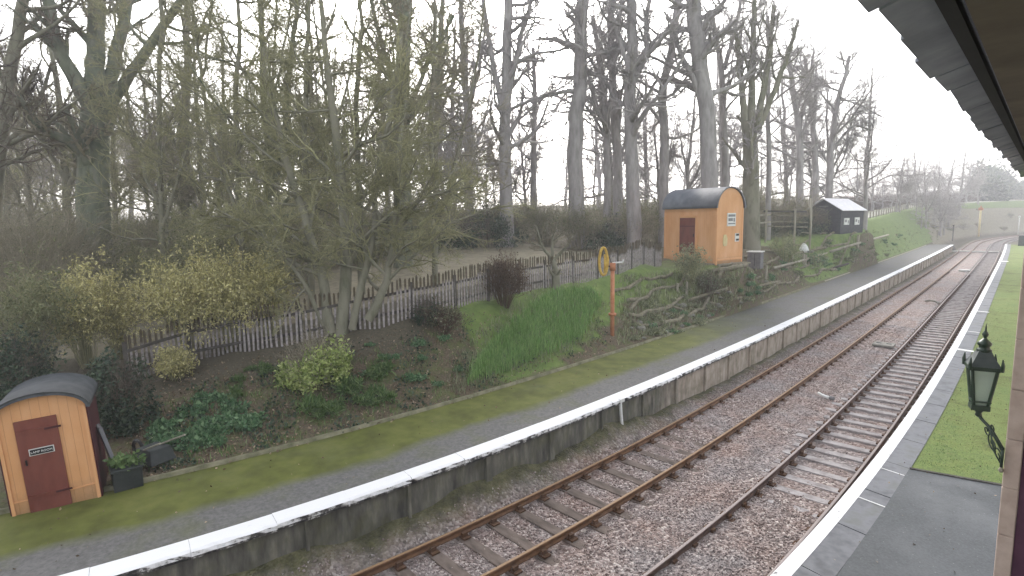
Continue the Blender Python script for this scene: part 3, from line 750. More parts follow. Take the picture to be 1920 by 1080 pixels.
# white bent drain pipe on the far wall
pt = [on_plane(1165, 752, .86), on_plane(1166, 775, .60), on_plane(1170, 800, .22), on_plane(1180, 816, .05)]
wy = W(-5.70, 0, 0)
def wallp(px, py, u):
    # point of the wall plane seen at that pixel
    rr = ray(px, py); t = 5.0
    for _ in range(60):
        p = EYE + rr * t; e = p[0] - off(p[1]) - u
        t += e * .6
    return EYE + rr * t
pts = [wallp(1163, 752, -5.71), wallp(1164, 770, -5.70), wallp(1166, 795, -5.70), wallp(1169, 806, -5.66), wallp(1178, 814, -5.5)]
rp = thing('drain_pipe', 'bent white plastic drain pipe hanging down the far platform wall', 'pipe', pts[0]); mb = MB()
q = [p - pts[0] for p in pts]; mb.tube(q, .045, 10); mb.build('pipe', M['pvc'], rp, True)
mb = MB(); mb.box((0, 0, .03), (.16, .2, .10), -heading(11)); mb.build('bracket', M['pvc'], rp)

# ------------------------------------------------------------------ near platform
YN = 112
struct(sweep('near_turf', [(1.22, .955), (2.2, .965), (4, .97), (6, .98), (8.5, .96)], -8, YN, .8, M['moss_turf']))
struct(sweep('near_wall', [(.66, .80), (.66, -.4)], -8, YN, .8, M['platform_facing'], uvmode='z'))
struct(sweep('painted_edge', [(.58, .80), (.575, .965), (.60, .983), (.80, .985)], -8, YN, .3, M['white_worn']))
slab = MB()
y = -6.8; k = 0
while y < YN:
    y2 = y + 1.62
    c = [W(.79, y + .012, .98), W(1.24, y + .012, .975), W(1.24, y2 - .012, .975), W(.79, y2 - .012, .98)]
    dz = random.uniform(-.004, .004)
    top = [p + V3(0, 0, dz) for p in c]; bot = [p - V3(0, 0, .1) for p in c]
    slab.add([tuple(p) for p in top + bot], [(0, 1, 2, 3), (0, 4, 5, 1), (1, 5, 6, 2), (2, 6, 7, 3), (3, 7, 4, 0)])
    y = y2
struct(slab.build('paving', M['slab_stone']))
struct(sweep('paving_base', [(.74, .955), (1.30, .950)], -8, YN, .8, M['timber_dark']))
# white mortar joints, painted bars further off
mb = MB()
for y, u0, u1, w in ((10.58 + .0, .78, 1.25, .035), (12.2, .78, 1.22, .028), (25.4, .80, 1.3, .25), (29.6, .8, 1.25, .08), (36, .8, 1.3, .2), (74, .8, 1.35, .9)):
    c = [W(u0, y - w / 2, .988), W(u1, y - w / 2, .984), W(u1, y + w / 2, .984), W(u0, y + w / 2, .988)]
    mb.add([tuple(p) for p in c], [(0, 1, 2, 3)])
struct(mb.build('painted_bars', M['white_plate']))
# dark asphalt apron with a raised lip
mb = MB()
ye = [(-8, 1.27), (0, 1.27), (4, 1.26), (8, 1.25), (10.5, 1.24), (12.6, 1.23)]
A = [W(u, y, .985) for y, u in ye]; B_ = [W(4.5, y + .45, .99) for y, u in ye]
B_[-1] = W(4.5, 13.9, .99)
for i in range(len(ye) - 1): mb.add([tuple(A[i]), tuple(B_[i]), tuple(B_[i + 1]), tuple(A[i + 1])], [(0, 1, 2, 3)])
struct(mb.build('asphalt_apron', M['asphalt_wet']))
mb = MB(); mb.beam(A[-1] + V3(0, .02, .005), B_[-1] + V3(0, .02, .005), .07, .03); struct(mb.build('apron_lip', M['timber_dark']))

# ------------------------------------------------------------------ odd things on the track
def on_bed(px, py): return on_plane(px, py, -.12)
p = on_bed(1657, 648); r = thing('cable_trough_lid', 'flat grey concrete trough lid lying between the two tracks', 'lid', p, -heading(28))
mb = MB(); mb.box((0, 0, .05), (.85, .75, .10)); mb.build('lid', M['concrete'], r, bevel=.02)
mb = MB(); mb.box((-.2, 0, .112), (.2, .05, .02)); mb.box((.2, 0, .112), (.2, .05, .02)); mb.build('grip', M['steel_grey'], r)
p = on_bed(1545, 746); r = thing('pipe_offcut', 'short white pipe offcut with a dark coupling lying in ballast', 'pipe', p)
mb = MB(); mb.tube([(-.27, .16, .07), (-.1, .05, .07), (.1, -.02, .06), (.2, -.03, .06)], .048, 10); mb.build('pipe', M['pvc'], r, True)
mb = MB(); mb.tube([(.2, -.03, .06), (.34, -.04, .06)], .062, 10); mb.build('coupling', M['cabinet_grey'], r, True)
p = on_bed(1747, 569); r = thing('curved_pipe', 'pale curved pipe piece beside the far pair of rails further along', 'pipe', p)
mb = MB(); mb.tube([(-.5, .3, .08), (-.2, .3, .16), (.15, .15, .16), (.45, -.1, .06)], .075, 8); mb.build('pipe', M['concrete'], r, True)
p = on_bed(1808, 509); r = thing('marker_block', 'white painted marker block between the rails near the crossing', 'block', p)
mb = MB(); mb.box((0, 0, .1), (.9, .5, .2)); mb.build('block', M['white_plate'], r, bevel=.03); mb = MB(); mb.box((.5, -.1, .06), (.3, .4, .12)); mb.build('foot', M['concrete'], r)
# board crossing at the platform ends
r = thing('barrow_crossing', 'timber board crossing with a white front edge at the platform ends', 'crossing', W(-2.5, 108.6, 0), -heading(108)); 
for i, (x0, x1) in enumerate(((-3.2, -2.52), (-2.3, -1.05), (-.8, .85), (1.12, 2.35), (2.62, 3.2))):
    mb = MB(); mb.box(((x0 + x1) / 2, 0, -.02), (x1 - x0, 1.7, .08)); mb.build('board', M['timber_pale'], r)
    mb = MB(); mb.box(((x0 + x1) / 2, -.97, -.02), (x1 - x0, .22, .14)); mb.build('white_edging', M['white_plate'], r)

#PART3
# ------------------------------------------------------------------ lamp hut (left) and store hut (right)
def text_mesh(s, size, name, mat, parent, M4, depth=.004):
    cu = bpy.data.curves.new(name, 'FONT'); cu.body = s; cu.size = size; cu.align_x = 'CENTER'; cu.align_y = 'CENTER'; cu.extrude = depth
    o = bpy.data.objects.new(name, cu); C.objects.link(o)
    dg = bpy.context.evaluated_depsgraph_get(); me = bpy.data.meshes.new_from_object(o.evaluated_get(dg))
    bpy.data.objects.remove(o); me.transform(M4); me.materials.clear(); me.materials.append(mat)
    q = bpy.data.objects.new(name, me); C.objects.link(q); q.parent = parent
    return q
FRONT = Matrix(((1, 0, 0, 0), (0, 0, -1, 0), (0, 1, 0, 0), (0, 0, 0, 1)))      # text plane facing local -y
def arch(w, h, rise, n=14, x0=None):
    """closed outline of an arched gable, base centred on x=0"""
    p = [(-w / 2, 0), (w / 2, 0)]
    for i in range(n + 1):
        a = PI * i / n; p.append((w / 2 * math.cos(a), h + rise * math.sin(a)))
    return p
def barrel(mb, w, h, rise, t, y0, y1, n=18, lip=.06):
    out = []; 
    for i in range(n + 1):
        a = PI * i / n; out.append(((w / 2 + lip) * math.cos(a), h + (rise + t) * math.sin(a)))
    inn = [(x * (w / 2) / (w / 2 + lip) , h + (z - h) * rise / (rise + t)) for x, z in out]
    poly = out + inn[::-1]
    m = len(poly); k = n + 1
    vs = [(x, y0, z) for x, z in poly] + [(x, y1, z) for x, z in poly]
    fs = []
    for i in range(m): fs.append((i, (i + 1) % m, m + (i + 1) % m, m + i))
    for i in range(n):
        fs.append((i, i + 1, m - 2 - i, m - 1 - i)); fs.append((m + i, m + m - 1 - i, m + m - 2 - i, m + i + 1))
    mb.add(vs, fs)

c0 = W(-8.80, -1.49, .955)
hut = thing('lamp_hut', 'small orange arched hut with maroon door and black curved roof on the platform', 'hut', c0, math.radians(90) - .05)
hut.rotation_euler = (0, -.05, math.radians(90) - .05); hut.location.z -= .03
Wd, Hh, Rs, Dp = 1.30, 1.86, .32, 1.25
mb = MB(); mb.prism(arch(Wd, Hh, Rs), lambda x, z: (x, 0, z), lambda x, z: (x, Dp, z)); mb.build('wall', M['orange_paint'], hut)
for x in (-1, 1):
    mb = MB(); mb.box((x * (Wd / 2 + .012), Dp / 2, .93), (.024, Dp - .02, 1.84)); mb.build('side_board', M['maroon_dark'], hut)
    mb = MB(); mb.box((x * (Wd / 2 - .03), -.014, .93), (.05, .028, 1.84)); mb.build('corner_strip', M['orange_plain'], hut)
mb = MB(); barrel(mb, Wd + .06, Hh - .02, Rs + .03, .07, -.16, Dp + .12); mb.build('roof', M['roof_felt'], hut, True)
mb = MB(); mb.box((.0, -.012, .30), (Wd - .1, .024, .02)); mb.build('base_rail', M['orange_plain'], hut)
door = MB(); door.box((-.09, -.02, .90), (.60, .04, 1.74)); door = door.build('door', M['maroon_paint'], hut, bevel=.006)
for z in (1.56, .34):
    mb = MB(); mb.box((-.09, -.05, z), (.56, .02, .06)); mb.build('ledge', M['maroon_paint'], door)
mb = MB(); mb.tube([(-.31, -.06, .95), (-.31, -.06, 1.05)], .014, 8); mb.build('handle', M['black_iron'], door)
for z in (.34, 1.56):
    mb = MB(); mb.box((.14, -.062, z), (.24, .006, .035)); mb.build('hinge', M['maroon_dark'], door)
sg = MB(); sg.box((-.07, -.056, 1.17), (.36, .012, .125)); sg = sg.build('sign', M['white_plate'], hut)
mb = MB(); mb.box((-.07, -.065, 1.17), (.33, .010, .098)); mb.build('sign_field', M['black_iron'], sg)
text_mesh('LAMP ROOM', .054, 'lettering', M['white_plate'], sg, Matrix.Translation((-.07, -.0735, 1.168)) @ FRONT)

hc = at(1341, 501, 33.0); hc[2] = gz(hc[0], hc[1]) if abs(gz(hc[0], hc[1]) - hc[2]) < .25 else hc[2]
store = thing('store_hut', 'large orange hut with grey barrel roof and maroon door on top of the bank', 'hut', hc, math.radians(90 + 2))
W2, H2, R2_, D2 = 2.75, 3.35, 1.18, 3.75
# local x: along the gable (0..W2), local y: back along the long side
sh = lambda x, y, z: (x + W2 / 2, y, z)
mb = MB(); mb.prism([(x, z) for x, z in arch(W2, H2, R2_, 20)], lambda x, z: sh(x, 0, z - .4 if z == 0 else z), lambda x, z: sh(x, D2, z - .4 if z == 0 else z)); mb.build('wall', M['orange_paint'], store)
mb = MB(); barrel(mb, W2 + .04, H2, R2_ + .02, .06, -.10, D2 + .1, 24, .12); o = mb.build('roof', M['roof_grey'], store, True); o.data.transform(Matrix.Translation((W2 / 2, 0, 0)))
mb = MB()
for x in (.06, W2 - .06): mb.box((x, -.015, 1.66), (.12, .03, 3.3))
mb.box((W2 / 2, -.018, .3), (W2 - .26, .03, .1)); mb.box((-.018, D2 / 2, 3.28), (.03, D2 - .2, .14)); mb.box((-.018, .07, 1.6), (.03, .12, 3.1)); mb.box((-.018, D2 - .07, 1.6), (.03, .12, 3.1)); mb.build('trim', M['orange_plain'], store)
dr = MB(); dr.box((-.02, 1.98, 1.72), (.04, 1.12, 2.15)); dr = dr.build('door', M['maroon_paint'], store)
mb = MB(); mb.box((-.03, 1.36, 1.75), (.06, .10, 2.25)); mb.box((-.03, 2.60, 1.75), (.06, .10, 2.25)); mb.box((-.03, 1.98, 2.88), (.06, 1.34, .12)); mb.build('door_frame', M['orange_plain'], dr)
mb = MB(); mb.box((-.05, 1.52, 1.75), (.03, .05, .2)); mb.build('handle', M['black_iron'], dr)
mb = MB(); mb.box((-.045, 1.98, 2.3), (.012, 1.06, .04)); mb.box((-.045, 1.98, 1.2), (.012, 1.06, .04)); mb.build('ledge', M['maroon_dark'], dr)
po = MB(); po.box((1.47, -.025, 2.66), (.84, .05, .78)); po = po.build('poster', M['white_plate'], store)
mb = MB(); mb.box((1.47, -.055, 2.90), (.7, .01, .14)); mb.box((1.35, -.055, 2.66), (.44, .01, .18)); mb.box((1.72, -.055, 2.64), (.14, .01, .22)); mb.box((1.47, -.055, 2.42), (.7, .01, .07)); mb.build('print', M['grey_print'], po)
mb = MB(); mb.prism([(.74, 1.1), (1.06, 1.1), (1.12, 1.3), (1.12, 1.55), (1.0, 1.78), (.76, 1.78), (.7, 1.55), (.7, 1.25)], lambda x, z: (x, 0, z), lambda x, z: (x, -.03, z)); mb.build('plate', M['cream_paint'], store)
no = MB(); no.box((2.12, -.02, 1.58), (.40, .04, .50)); no = no.build('notice', M['white_plate'], store)
mb = MB(); mb.box((2.14, -.045, 1.74), (.3, .01, .13)); mb.box((2.14, -.045, 1.44), (.3, .01, .12)); mb.build('print', M['black_iron'], no)
mb = MB(); mb.box((W2 / 2, -.35, .02), (W2, .5, .12)); mb.box((-.2, D2 / 2, .05), (.3, D2, .12)); mb.build('step', M['timber_log'], store, bevel=.02)

# ------------------------------------------------------------------ black shed further along
c = at(1575, 441, 52); c[2] = at(1575, 441, 52)[2]
shed = thing('black_shed', 'black timber shed with pale roof sheets and two white notice boards', 'shed', c, math.radians(4))
SW, SL, SH, SR = 3.1, 5.2, 2.35, 1.0
mb = MB(); mb.prism([(0, -.5), (0, SH), (-SW / 2, SH + SR), (-SW, SH), (-SW, -.5)], lambda x, z: (x, 0, z), lambda x, z: (x, SL, z)); mb.build('wall', M['shed_black'], shed)
for s_, nm in ((0, 'roof'), (1, 'roof')):
    a, b = ((.22, SH - .12), (-SW / 2, SH + SR + .03)) if s_ == 0 else ((-SW - .22, SH - .12), (-SW / 2, SH + SR + .03))
    mb = MB(); mb.prism([a, b, (b[0], b[1] + .07), (a[0], a[1] + .07)], lambda x, z: (x, -.25, z), lambda x, z: (x, SL + .25, z)); mb.build(nm, M['shed_roof'], shed)
mb = MB()
for z in (.35, .75, 1.15, 1.55, 1.95): mb.box((-SW / 2, -.008, z), (SW, .016, .025)); mb.box((.008, SL / 2, z), (.016, SL, .025))
mb.build('cladding_lap', M['black_iron'], shed)
mb = MB(); mb.box((-SW / 2, -.03, SH + .35), (.8, .03, .08)); mb.build('vent', M['cabinet_grey'], shed)
for y, h in ((1.2, .62), (3.6, .7)):
    bo = MB(); bo.box((.04, y, 1.25), (.06, 1.1, h)); bo = bo.build('notice_board', M['white_plate'], shed)
    mb = MB(); mb.box((.075, y - .25, 1.3), (.01, .35, .25)); mb.box((.075, y + .3, 1.2), (.01, .2, .3)); mb.build('print', M['grey_print'], bo)

# ------------------------------------------------------------------ paling fence
fp = [hit(px, py) for px, py in [(236, 722), (290, 700), (391, 671), (514, 652), (620, 630), (741, 606), (838, 583), (930, 561), (1014, 541), (1097, 530), (1160, 514), (1240, 498)]]
fp = np.array(fp); FH = 1.42
seg = np.concatenate([[0], np.cumsum(np.linalg.norm(np.diff(fp[:, :2], axis=0), axis=1))])
def fpos(s): 
    q = np.array([np.interp(s, seg, fp[:, k]) for k in range(3)]); q[2] = gz(q[0], q[1]); return q
fence = thing('paling_fence', 'long white paling fence with dark pointed tops along the bank', 'fence', fp[0])
f0 = fp[0]; PS = .152; bay = 12
npal = int(seg[-1] / PS)
for j in range(0, npal, bay):
    mb = MB()
    for k in range(j, min(j + bay, npal)):
        s = (k + .5) * PS; p = fpos(s) - f0; d = fpos(s + .05) - fpos(s - .05); t = V3(d[0], d[1], 0) / np.hypot(d[0], d[1]); nrm = V3(t[1], -t[0], 0)
        h = FH + random.uniform(-.05, .04); w = .033; th = .011; ln_ = random.uniform(-.03, .03)
        front = p + nrm * .03 + V3(0, 0, .06)
        pr = [(-w, 0), (w, 0), (w, h - .07), (0, h), (-w, h - .07)]
        vs = []; uv = []
        for sgn in (1, -1):
            for a, b in pr: vs.append(front + t * (a + ln_ * b) + nrm * th * sgn + V3(0, 0, b - .05)); uv.append((b / FH, 0))
        mb.add(vs, [(0, 1, 2, 3, 4), (9, 8, 7, 6, 5), (0, 5, 6, 1), (1, 6, 7, 2), (2, 7, 8, 3), (3, 8, 9, 4), (4, 9, 5, 0)], uv)
    mb.build('paling_panel', M['fence_paint'], fence)
    s0, s1 = j * PS, min(j + bay, npal) * PS
    a, b = fpos(s0) - f0, fpos(s1) - f0
    mb = MB()
    for z in (.32, .95): mb.beam(a + V3(0, 0, z), b + V3(0, 0, z), .05, .085)
    mb.build('rail', M['timber_dark'], fence)
    mb = MB(); mb.box(a + V3(-.03, .06, .5), (.11, .11, 1.45)); mb.build('post', M['timber_dark'], fence)

# ------------------------------------------------------------------ post with token hoop
b_ = hit(1148, 628); d_ = depth(b_); k = d_ / FOC
tp = thing('token_post', 'rust orange post with a long yellow token hoop and small arm', 'post', b_)
Rv = RI * V3(1, 1, 0); Rv /= np.linalg.norm(Rv)
def pv(px, z): return Rv * (px - 1148) * k + V3(0, 0, z)
def zz(py): return (628 - py) * k * 1.01
mb = MB(); mb.tube([pv(1148, -.2), pv(1148, zz(508))], .085, 12); mb.build('post', M['post_rust'], tp, True)
mb = MB(); mb.tube([pv(1148, zz(508)), pv(1148, zz(494))], .12, 12); mb.build('cap', M['post_rust'], tp, True)
mb = MB(); mb.tube([pv(1148, zz(591)), pv(1148, zz(587))], .16, 12); mb.build('collar', M['post_rust'], tp, True)
mb = MB(); mb.tube([pv(1148, zz(494)), pv(1166, zz(493)) + V3(0, 0, 0)], .03, 8); mb.tube([pv(1166, zz(495)), pv(1168, zz(488))], .03, 8); mb.build('arm', M['white_plate'], tp, True)
hoop = []
for i in range(28):
    a = 2 * PI * i / 28; hoop.append(pv(1131 + 7.8 * math.cos(a) * (1.0 if math.sin(a) < .3 else .95), zz(491) + (zz(466) - zz(491)) * math.sin(a) * 1.0))
mb = MB(); mb.tube(hoop, .055, 8, close=True); mb.build('hoop', M['yellow_leather'], tp, True)
mb = MB(); mb.tube([pv(1133, zz(478)), pv(1135, zz(500)), pv(1133, zz(512))], [.03, .07, .05], 8); mb.build('pouch', M['yellow_leather'], tp, True)
mb = MB(); mb.tube([pv(1139, zz(500)), pv(1148, zz(500))], .035, 8); mb.tube([pv(1137, zz(468)), pv(1146, zz(496))], .02, 6); mb.build('hook', M['timber_dark'], tp, True)

# ------------------------------------------------------------------ planter, board, barrow beside the lamp hut
p = W(-9.05, -.42, .95); pl = thing('planter', 'black square planter with a pale green leafy plant beside the orange hut', 'planter', p, .1)
mb = MB(); mb.prism([(-.22, 0), (.22, 0), (.26, .42), (-.26, .42)], lambda x, z: (x, -.24, z), lambda x, z: (x, .24, z)); mb.build('pot', M['bin_plastic'], pl, bevel=.015)
mb = MB(); mb.box((0, .0, .43), (.56, .54, .05)); mb.build('rim', M['bin_plastic'], pl, bevel=.015)
leaf_mesh('plant', blob_pts(420, (.34, .34, .30), rng) + V3(0, 0, .42), .10, M['leaf_strap'], pl, aspect=.6)
p = W(-9.45, -.55, .99); bd = thing('leaning_board', 'grey metal sheet leaning against the side of the orange hut', 'sheet', p, .2)
mb = MB(); mb.prism([(-.04, 0), (.02, 0), (-.22, 1.18), (-.28, 1.15)], lambda x, z: (-z * .18 + .0, x, z), lambda x, z: (-z * .18 + .34, x, z)); mb.build('sheet', M['grey_sheet'], bd)
mb = MB(); mb.tube([(-.20, -.27, 1.17), (.13, -.27, 1.17)], .018, 6); mb.build('rolled_edge', M['cabinet_grey'], bd)
p = W(-9.85, .05, gz(*W(-9.85, .05)[:2])); bw = thing('wheelbarrow', 'dark upturned wheelbarrow with bare handles behind the grey sheet', 'barrow', p, .5)
mb = MB(); mb.prism([(-.35, .12), (.35, .12), (.24, .42), (-.24, .42)], lambda x, z: (x, -.28 + z * .2, z), lambda x, z: (x, .32 - z * .2, z)); mb.build('tray', M['bin_plastic'], bw, bevel=.02)
for y in (-.2, .2):
    mb = MB(); mb.tube([(-.5, y * .6, .2), (.2, y, .5), (.75, y * 1.3, .72)], .02, 6); mb.build('handle', M['timber_pale'], bw)
mb = MB(); mb.tube([(-.55 + .17 * math.cos(a), 0, .30 + .17 * math.sin(a)) for a in np.linspace(0, 2 * PI, 14)[:-1]], .04, 6, close=True); mb.build('wheel', M['black_iron'], bw)

# ------------------------------------------------------------------ lantern on the building corner
E_ = V3(-.209, .978, 0); E_ /= np.linalg.norm(E_); NX = V3(E_[1], -E_[0], 0)          # along the building / away from the track
CB = at(1883, 860, 5.0)
LP = at(1840, 715, 5.15)
lt = thing('station_lantern', 'dark green gas style lantern with square glass body and tall finial on scroll bracket', 'lantern', LP, math.atan2(E_[1], E_[0]) + .28)
zb, zt = -.235, .125; rb, rt = .05, .090
def sq(r, z): return [(-r, -r, z), (r, -r, z), (r, r, z), (-r, r, z)]
for i in range(4):
    j = (i + 1) % 4; q0, q1 = sq(rb - .012, zb), sq(rt - .012, zt)
    mb = MB(); ins = lambda a, b_, f: tuple(np.array(a) * (1 - f) + np.array(b_) * f)
    a, b2, c2, d2 = q0[i], q0[j], q1[j], q1[i]
    inner = [tuple(np.array(v) * V3(.97, .97, 1)) for v in (a, b2, c2, d2)]
    mb.add([a, b2, c2, d2] + inner, [(0, 1, 2, 3), (7, 6, 5, 4), (0, 4, 5, 1), (1, 5, 6, 2), (2, 6, 7, 3), (3, 7, 4, 0)]); mb.build('glass_pane', M['lamp_glass'], lt)
    mb = MB(); mb.tube([sq(rb, zb)[i], sq(rt, zt)[i]], .014, 6); mb.build('corner_bar', M['lamp_green'], lt)
for nm, bars in (('bottom_frame', ((rb + .010, zb - .012, .03), (rb + .010, zb + .012, .018))), ('top_frame', ((rt + .014, zt + .012, .035),)), ('lower_band', ((rb + .013, zb + .055, .014),))):
    mb = MB()
    for r, z, h in bars:
        q = sq(r, z)
        for i in range(4): mb.beam(q[i], q[(i + 1) % 4], .018, h)
    mb.build(nm, M['lamp_green'], lt)
mb = MB(); q0, q1, q2 = sq(rt + .022, zt + .03), sq(rt * .82, zt + .10), sq(.045, zt + .165)
mb.add(q0 + q1 + q2, [(0, 1, 5, 4), (1, 2, 6, 5), (2, 3, 7, 6), (3, 0, 4, 7), (4, 5, 9, 8), (5, 6, 10, 9), (6, 7, 11, 10), (7, 4, 8, 11), (8, 9, 10, 11), (3, 2, 1, 0)]); mb.build('hood', M['lamp_hood'], lt)
for i in range(4):
    a = V3(*sq(rt + .022, zt + .03)[i]); mb = MB(); mb.tube([a + V3(0, 0, -.03), a * V3(1.03, 1.03, 1) + V3(0, 0, .03), a * V3(1.0, 1.0, 1) + V3(0, 0, .085)], [.016, .014, .004], 6); mb.build('corner_spike', M['lamp_green'], lt)
mb = MB(); mb.lathe([(.055, .155), (.058, .175), (.043, .185), (.040, .205), (.052, .215), (.054, .235), (.036, .255), (.02, .27), (.013, .28)], (0, 0, zt), 14); mb.build('vent_crown', M['lamp_green'], lt, True)
mb = MB(); mb.lathe([(.010, .28), (.018, .295), (.026, .315), (.017, .335), (.008, .35), (.006, .38), (.002, .415)], (0, 0, zt), 10); mb.build('finial', M['lamp_green'], lt, True)
mb = MB(); mb.lathe([(.004, .0), (.03, .01), (.042, .035), (.03, .06), (.008, .072)], (0, 0, zt - .12), 12); mb.build('burner', M['black_iron'], lt, True)
mb = MB(); mb.lathe([(.015, -.335), (.028, -.32), (.022, -.295), (.036, -.28), (.022, -.262), (.05, -.248)], (0, 0, 0), 10); mb.build('socket', M['lamp_green'], lt, True)
# bracket to the wall
attach = CB + E_ * -.02 - NX * .015; attach = V3(attach[0], attach[1], at(1893, 842, 5.0)[2])
rzi = Matrix.Rotation(-lt.rotation_euler.z, 3, 'Z')
def lc(p): return tuple(rzi @ Vector(np.asarray(p) - LP))
foot = LP + V3(0, 0, -.31)
dv = attach - foot
mb = MB(); mb.tube([lc(foot), lc(foot + dv * .12 + V3(0, 0, -.005)), lc(foot + dv * .5 + V3(0, 0, .03)), lc(attach)], [.016, .014, .014, .018], 8)
mb.build('bracket_arm', M['lamp_green'], lt, True)
mb = MB()
def scroll(c, r, turns, a0, sgn):
    pts = []
    for i in range(22):
        f = i / 21; a = a0 + sgn * turns * 2 * PI * f; rr = r * (1 - .8 * f)
        pts.append(lc(c + dv / np.linalg.norm(dv) * rr * math.cos(a) + V3(0, 0, 1) * rr * math.sin(a)))
    return pts
mb.tube(scroll(foot + dv * .62 + V3(0, 0, -.075), .07, 1.4, PI / 2, 1), .0065, 6)
mb.tube(scroll(foot + dv * .36 + V3(0, 0, -.035), .045, 1.3, PI / 2, -1), .006, 6)
mb.tube(scroll(foot + dv * .85 + V3(0, 0, -.10), .06, 1.3, 0, 1), .0065, 6)
mb.tube(scroll(foot + dv * .55 + V3(0, 0, .055), .03, 1.2, -PI / 2, 1), .0055, 6)
mb.tube([lc(attach + V3(0, 0, .02)), lc(attach + V3(0, 0, -.16))], .012, 8)
mb.tube([lc(attach + V3(0, 0, -.14)), lc(foot + dv * .7 + V3(0, 0, -.12)), lc(foot + dv * .5 + V3(0, 0, -.0))], .007, 6)
mb.build('scroll_bracket', M['lamp_green'], lt, True)
mb = MB(); mb.lathe([(.01, -.02), (.022, 0), (.01, .03)], lc(attach + V3(0, 0, -.19)), 8); mb.build('drop_finial', M['timber_pale'], lt, True)

# ------------------------------------------------------------------ station building: bay corner and eaves above the camera
sb = thing('station_building', 'station building corner with pale stone bay, maroon window and slate eaves overhead', 'building', (CB[0], CB[1], .95)); o0 = V3(CB[0], CB[1], .95)
def bl(a, b, z): return tuple(CB * V3(1, 1, 0) + E_ * a + NX * b + V3(0, 0, z) - o0 * V3(1, 1, 0) - V3(0, 0, .95))   # a along, b away from track
def bbox(mb, a0, a1, b0_, b1, z0, z1):
    vs = [bl(a0, b0_, z0), bl(a1, b0_, z0), bl(a1, b1, z0), bl(a0, b1, z0), bl(a0, b0_, z1), bl(a1, b0_, z1), bl(a1, b1, z1), bl(a0, b1, z1)]
    return mb.add(vs, [(3, 2, 1, 0), (4, 5, 6, 7), (0, 1, 5, 4), (1, 2, 6, 5), (2, 3, 7, 6), (3, 0, 4, 7)])
TOP = 6.5
mb = MB()
for i, z in enumerate(np.arange(.95, TOP, .45)): bbox(mb, 0, .26 if i % 2 else .42, 0, .115, z + .001, min(z + .449, TOP))
bbox(mb, .03, .25, .012, .11, .95, TOP)
mb.build('quoin', M['stone_quoin'], sb, bevel=.008)
mb = MB(); bbox(mb, .43, 2.4, .02, .16, .95, TOP); bbox(mb, .06, 2.4, .9, 1.2, .95, TOP); mb.build('bay_wall', M['concrete'], sb)
wn = MB(); bbox(wn, .02, .10, .117, .22, 1.7, 6.0); bbox(wn, .035, .10, .25, .80, 5.9, 6.0); bbox(wn, .035, .10, .25, .80, 1.7, 1.8); wn = wn.build('window', M['maroon_window'], sb)
mb = MB(); bbox(mb, .04, .09, .222, .29, 1.8, 5.9); bbox(mb, .05, .09, .29, .8, 3.8, 3.86); mb.build('sash', M['cream_trim'], wn)
mb = MB(); bbox(mb, .065, .075, .29, .8, 1.8, 5.9); mb.build('pane', M['window_glass'], wn)
mb = MB(); bbox(mb, .02, .14, .152, .88, .95, 1.68); bbox(mb, .02, .14, .152, .88, 6.02, TOP); mb.build('apron_wall', M['stone_quoin'], sb)
mb = MB(); bbox(mb, -6.5, .02, 1.0, 1.2, .95, TOP); mb.build('main_wall', M['concrete'], sb)
# eaves
ev = on_plane(1622, 0, 6.56)
def el(s, b, z): return tuple(ev + E_ * s + NX * b + V3(0, 0, z) - o0)
mb = MB(); s = -2.0
while s < 9:
    w = .30; j = random.uniform(-.014, .014); dz = random.uniform(-.002, .002)
    j2 = j + random.uniform(-.008, .008)
    vs = [el(s + .001, j, dz), el(s + w, j2, dz), el(s + w, .5, .16 + dz), el(s + .001, .5, .16 + dz)]
    vs += [tuple(np.array(v) + V3(0, 0, .012)) for v in vs]
    mb.add(vs, [(0, 1, 2, 3), (7, 6, 5, 4), (0, 4, 5, 1), (1, 5, 6, 2), (2, 6, 7, 3), (3, 7, 4, 0)]); s += w
mb.build('roof_slates', M['slate'], sb)
def strip(a0, a1, b0_, b1, z0, z1):
    m = MB(); vs = [el(a0, b0_, z0), el(a1, b0_, z0), el(a1, b1, z1), el(a0, b1, z1)]; vs += [tuple(np.array(v) + V3(0, 0, .03)) for v in vs]
    return m.add(vs, [(0, 1, 2, 3), (7, 6, 5, 4), (0, 4, 5, 1), (1, 5, 6, 2), (2, 6, 7, 3), (3, 7, 4, 0)])
strip(-2, 9, .12, .15, -.03, -.03).build('fascia', M['dark_hole'], sb)
m = MB(); b = .165
for i in range(9):
    q = strip(-2, 9, b, b + .152, -.03 + random.uniform(-.004, .004), -.03); m.add(q.v, q.f); b += .157
m.build('soffit', M['soffit'], sb)

#PART4
# ------------------------------------------------------------------ small far things along the line
p = on_plane(1911, 461, .95); r = thing('relay_cabinet', 'dark grey equipment cabinet standing on the distant end of near platform', 'cabinet', p, .25)
mb = MB(); mb.box((.5, 0, .75), (1.3, .8, 1.5)); mb.build('body', M['steel_grey'], r, bevel=.03)
mb = MB(); mb.box((.5, 0, 1.54), (1.42, .92, .08)); mb.build('lid', M['cabinet_grey'], r)
mb = MB(); mb.box((.5, -.42, .75), (.04, .03, 1.3)); mb.build('door_seam', M['black_iron'], r)
p = on_plane(1909, 436, .4); r = thing('white_post', 'thin white post with round knob beside the dark cabinet', 'post', p)
mb = MB(); mb.tube([(0, 0, -.6), (0, 0, 3.9)], .13, 8); mb.build('post', M['white_plate'], r, True)
mb = MB(); mb.lathe([(.02, 3.85), (.24, 4.0), (.27, 4.15), (.18, 4.33), (.02, 4.4)], sides=10); mb.build('knob', M['white_plate'], r, True)
p = at(1836, 430, 118); r = thing('signal_post', 'cream signal post with reddish lamp head on the distant cutting', 'signal', (p[0], p[1], p[2]))
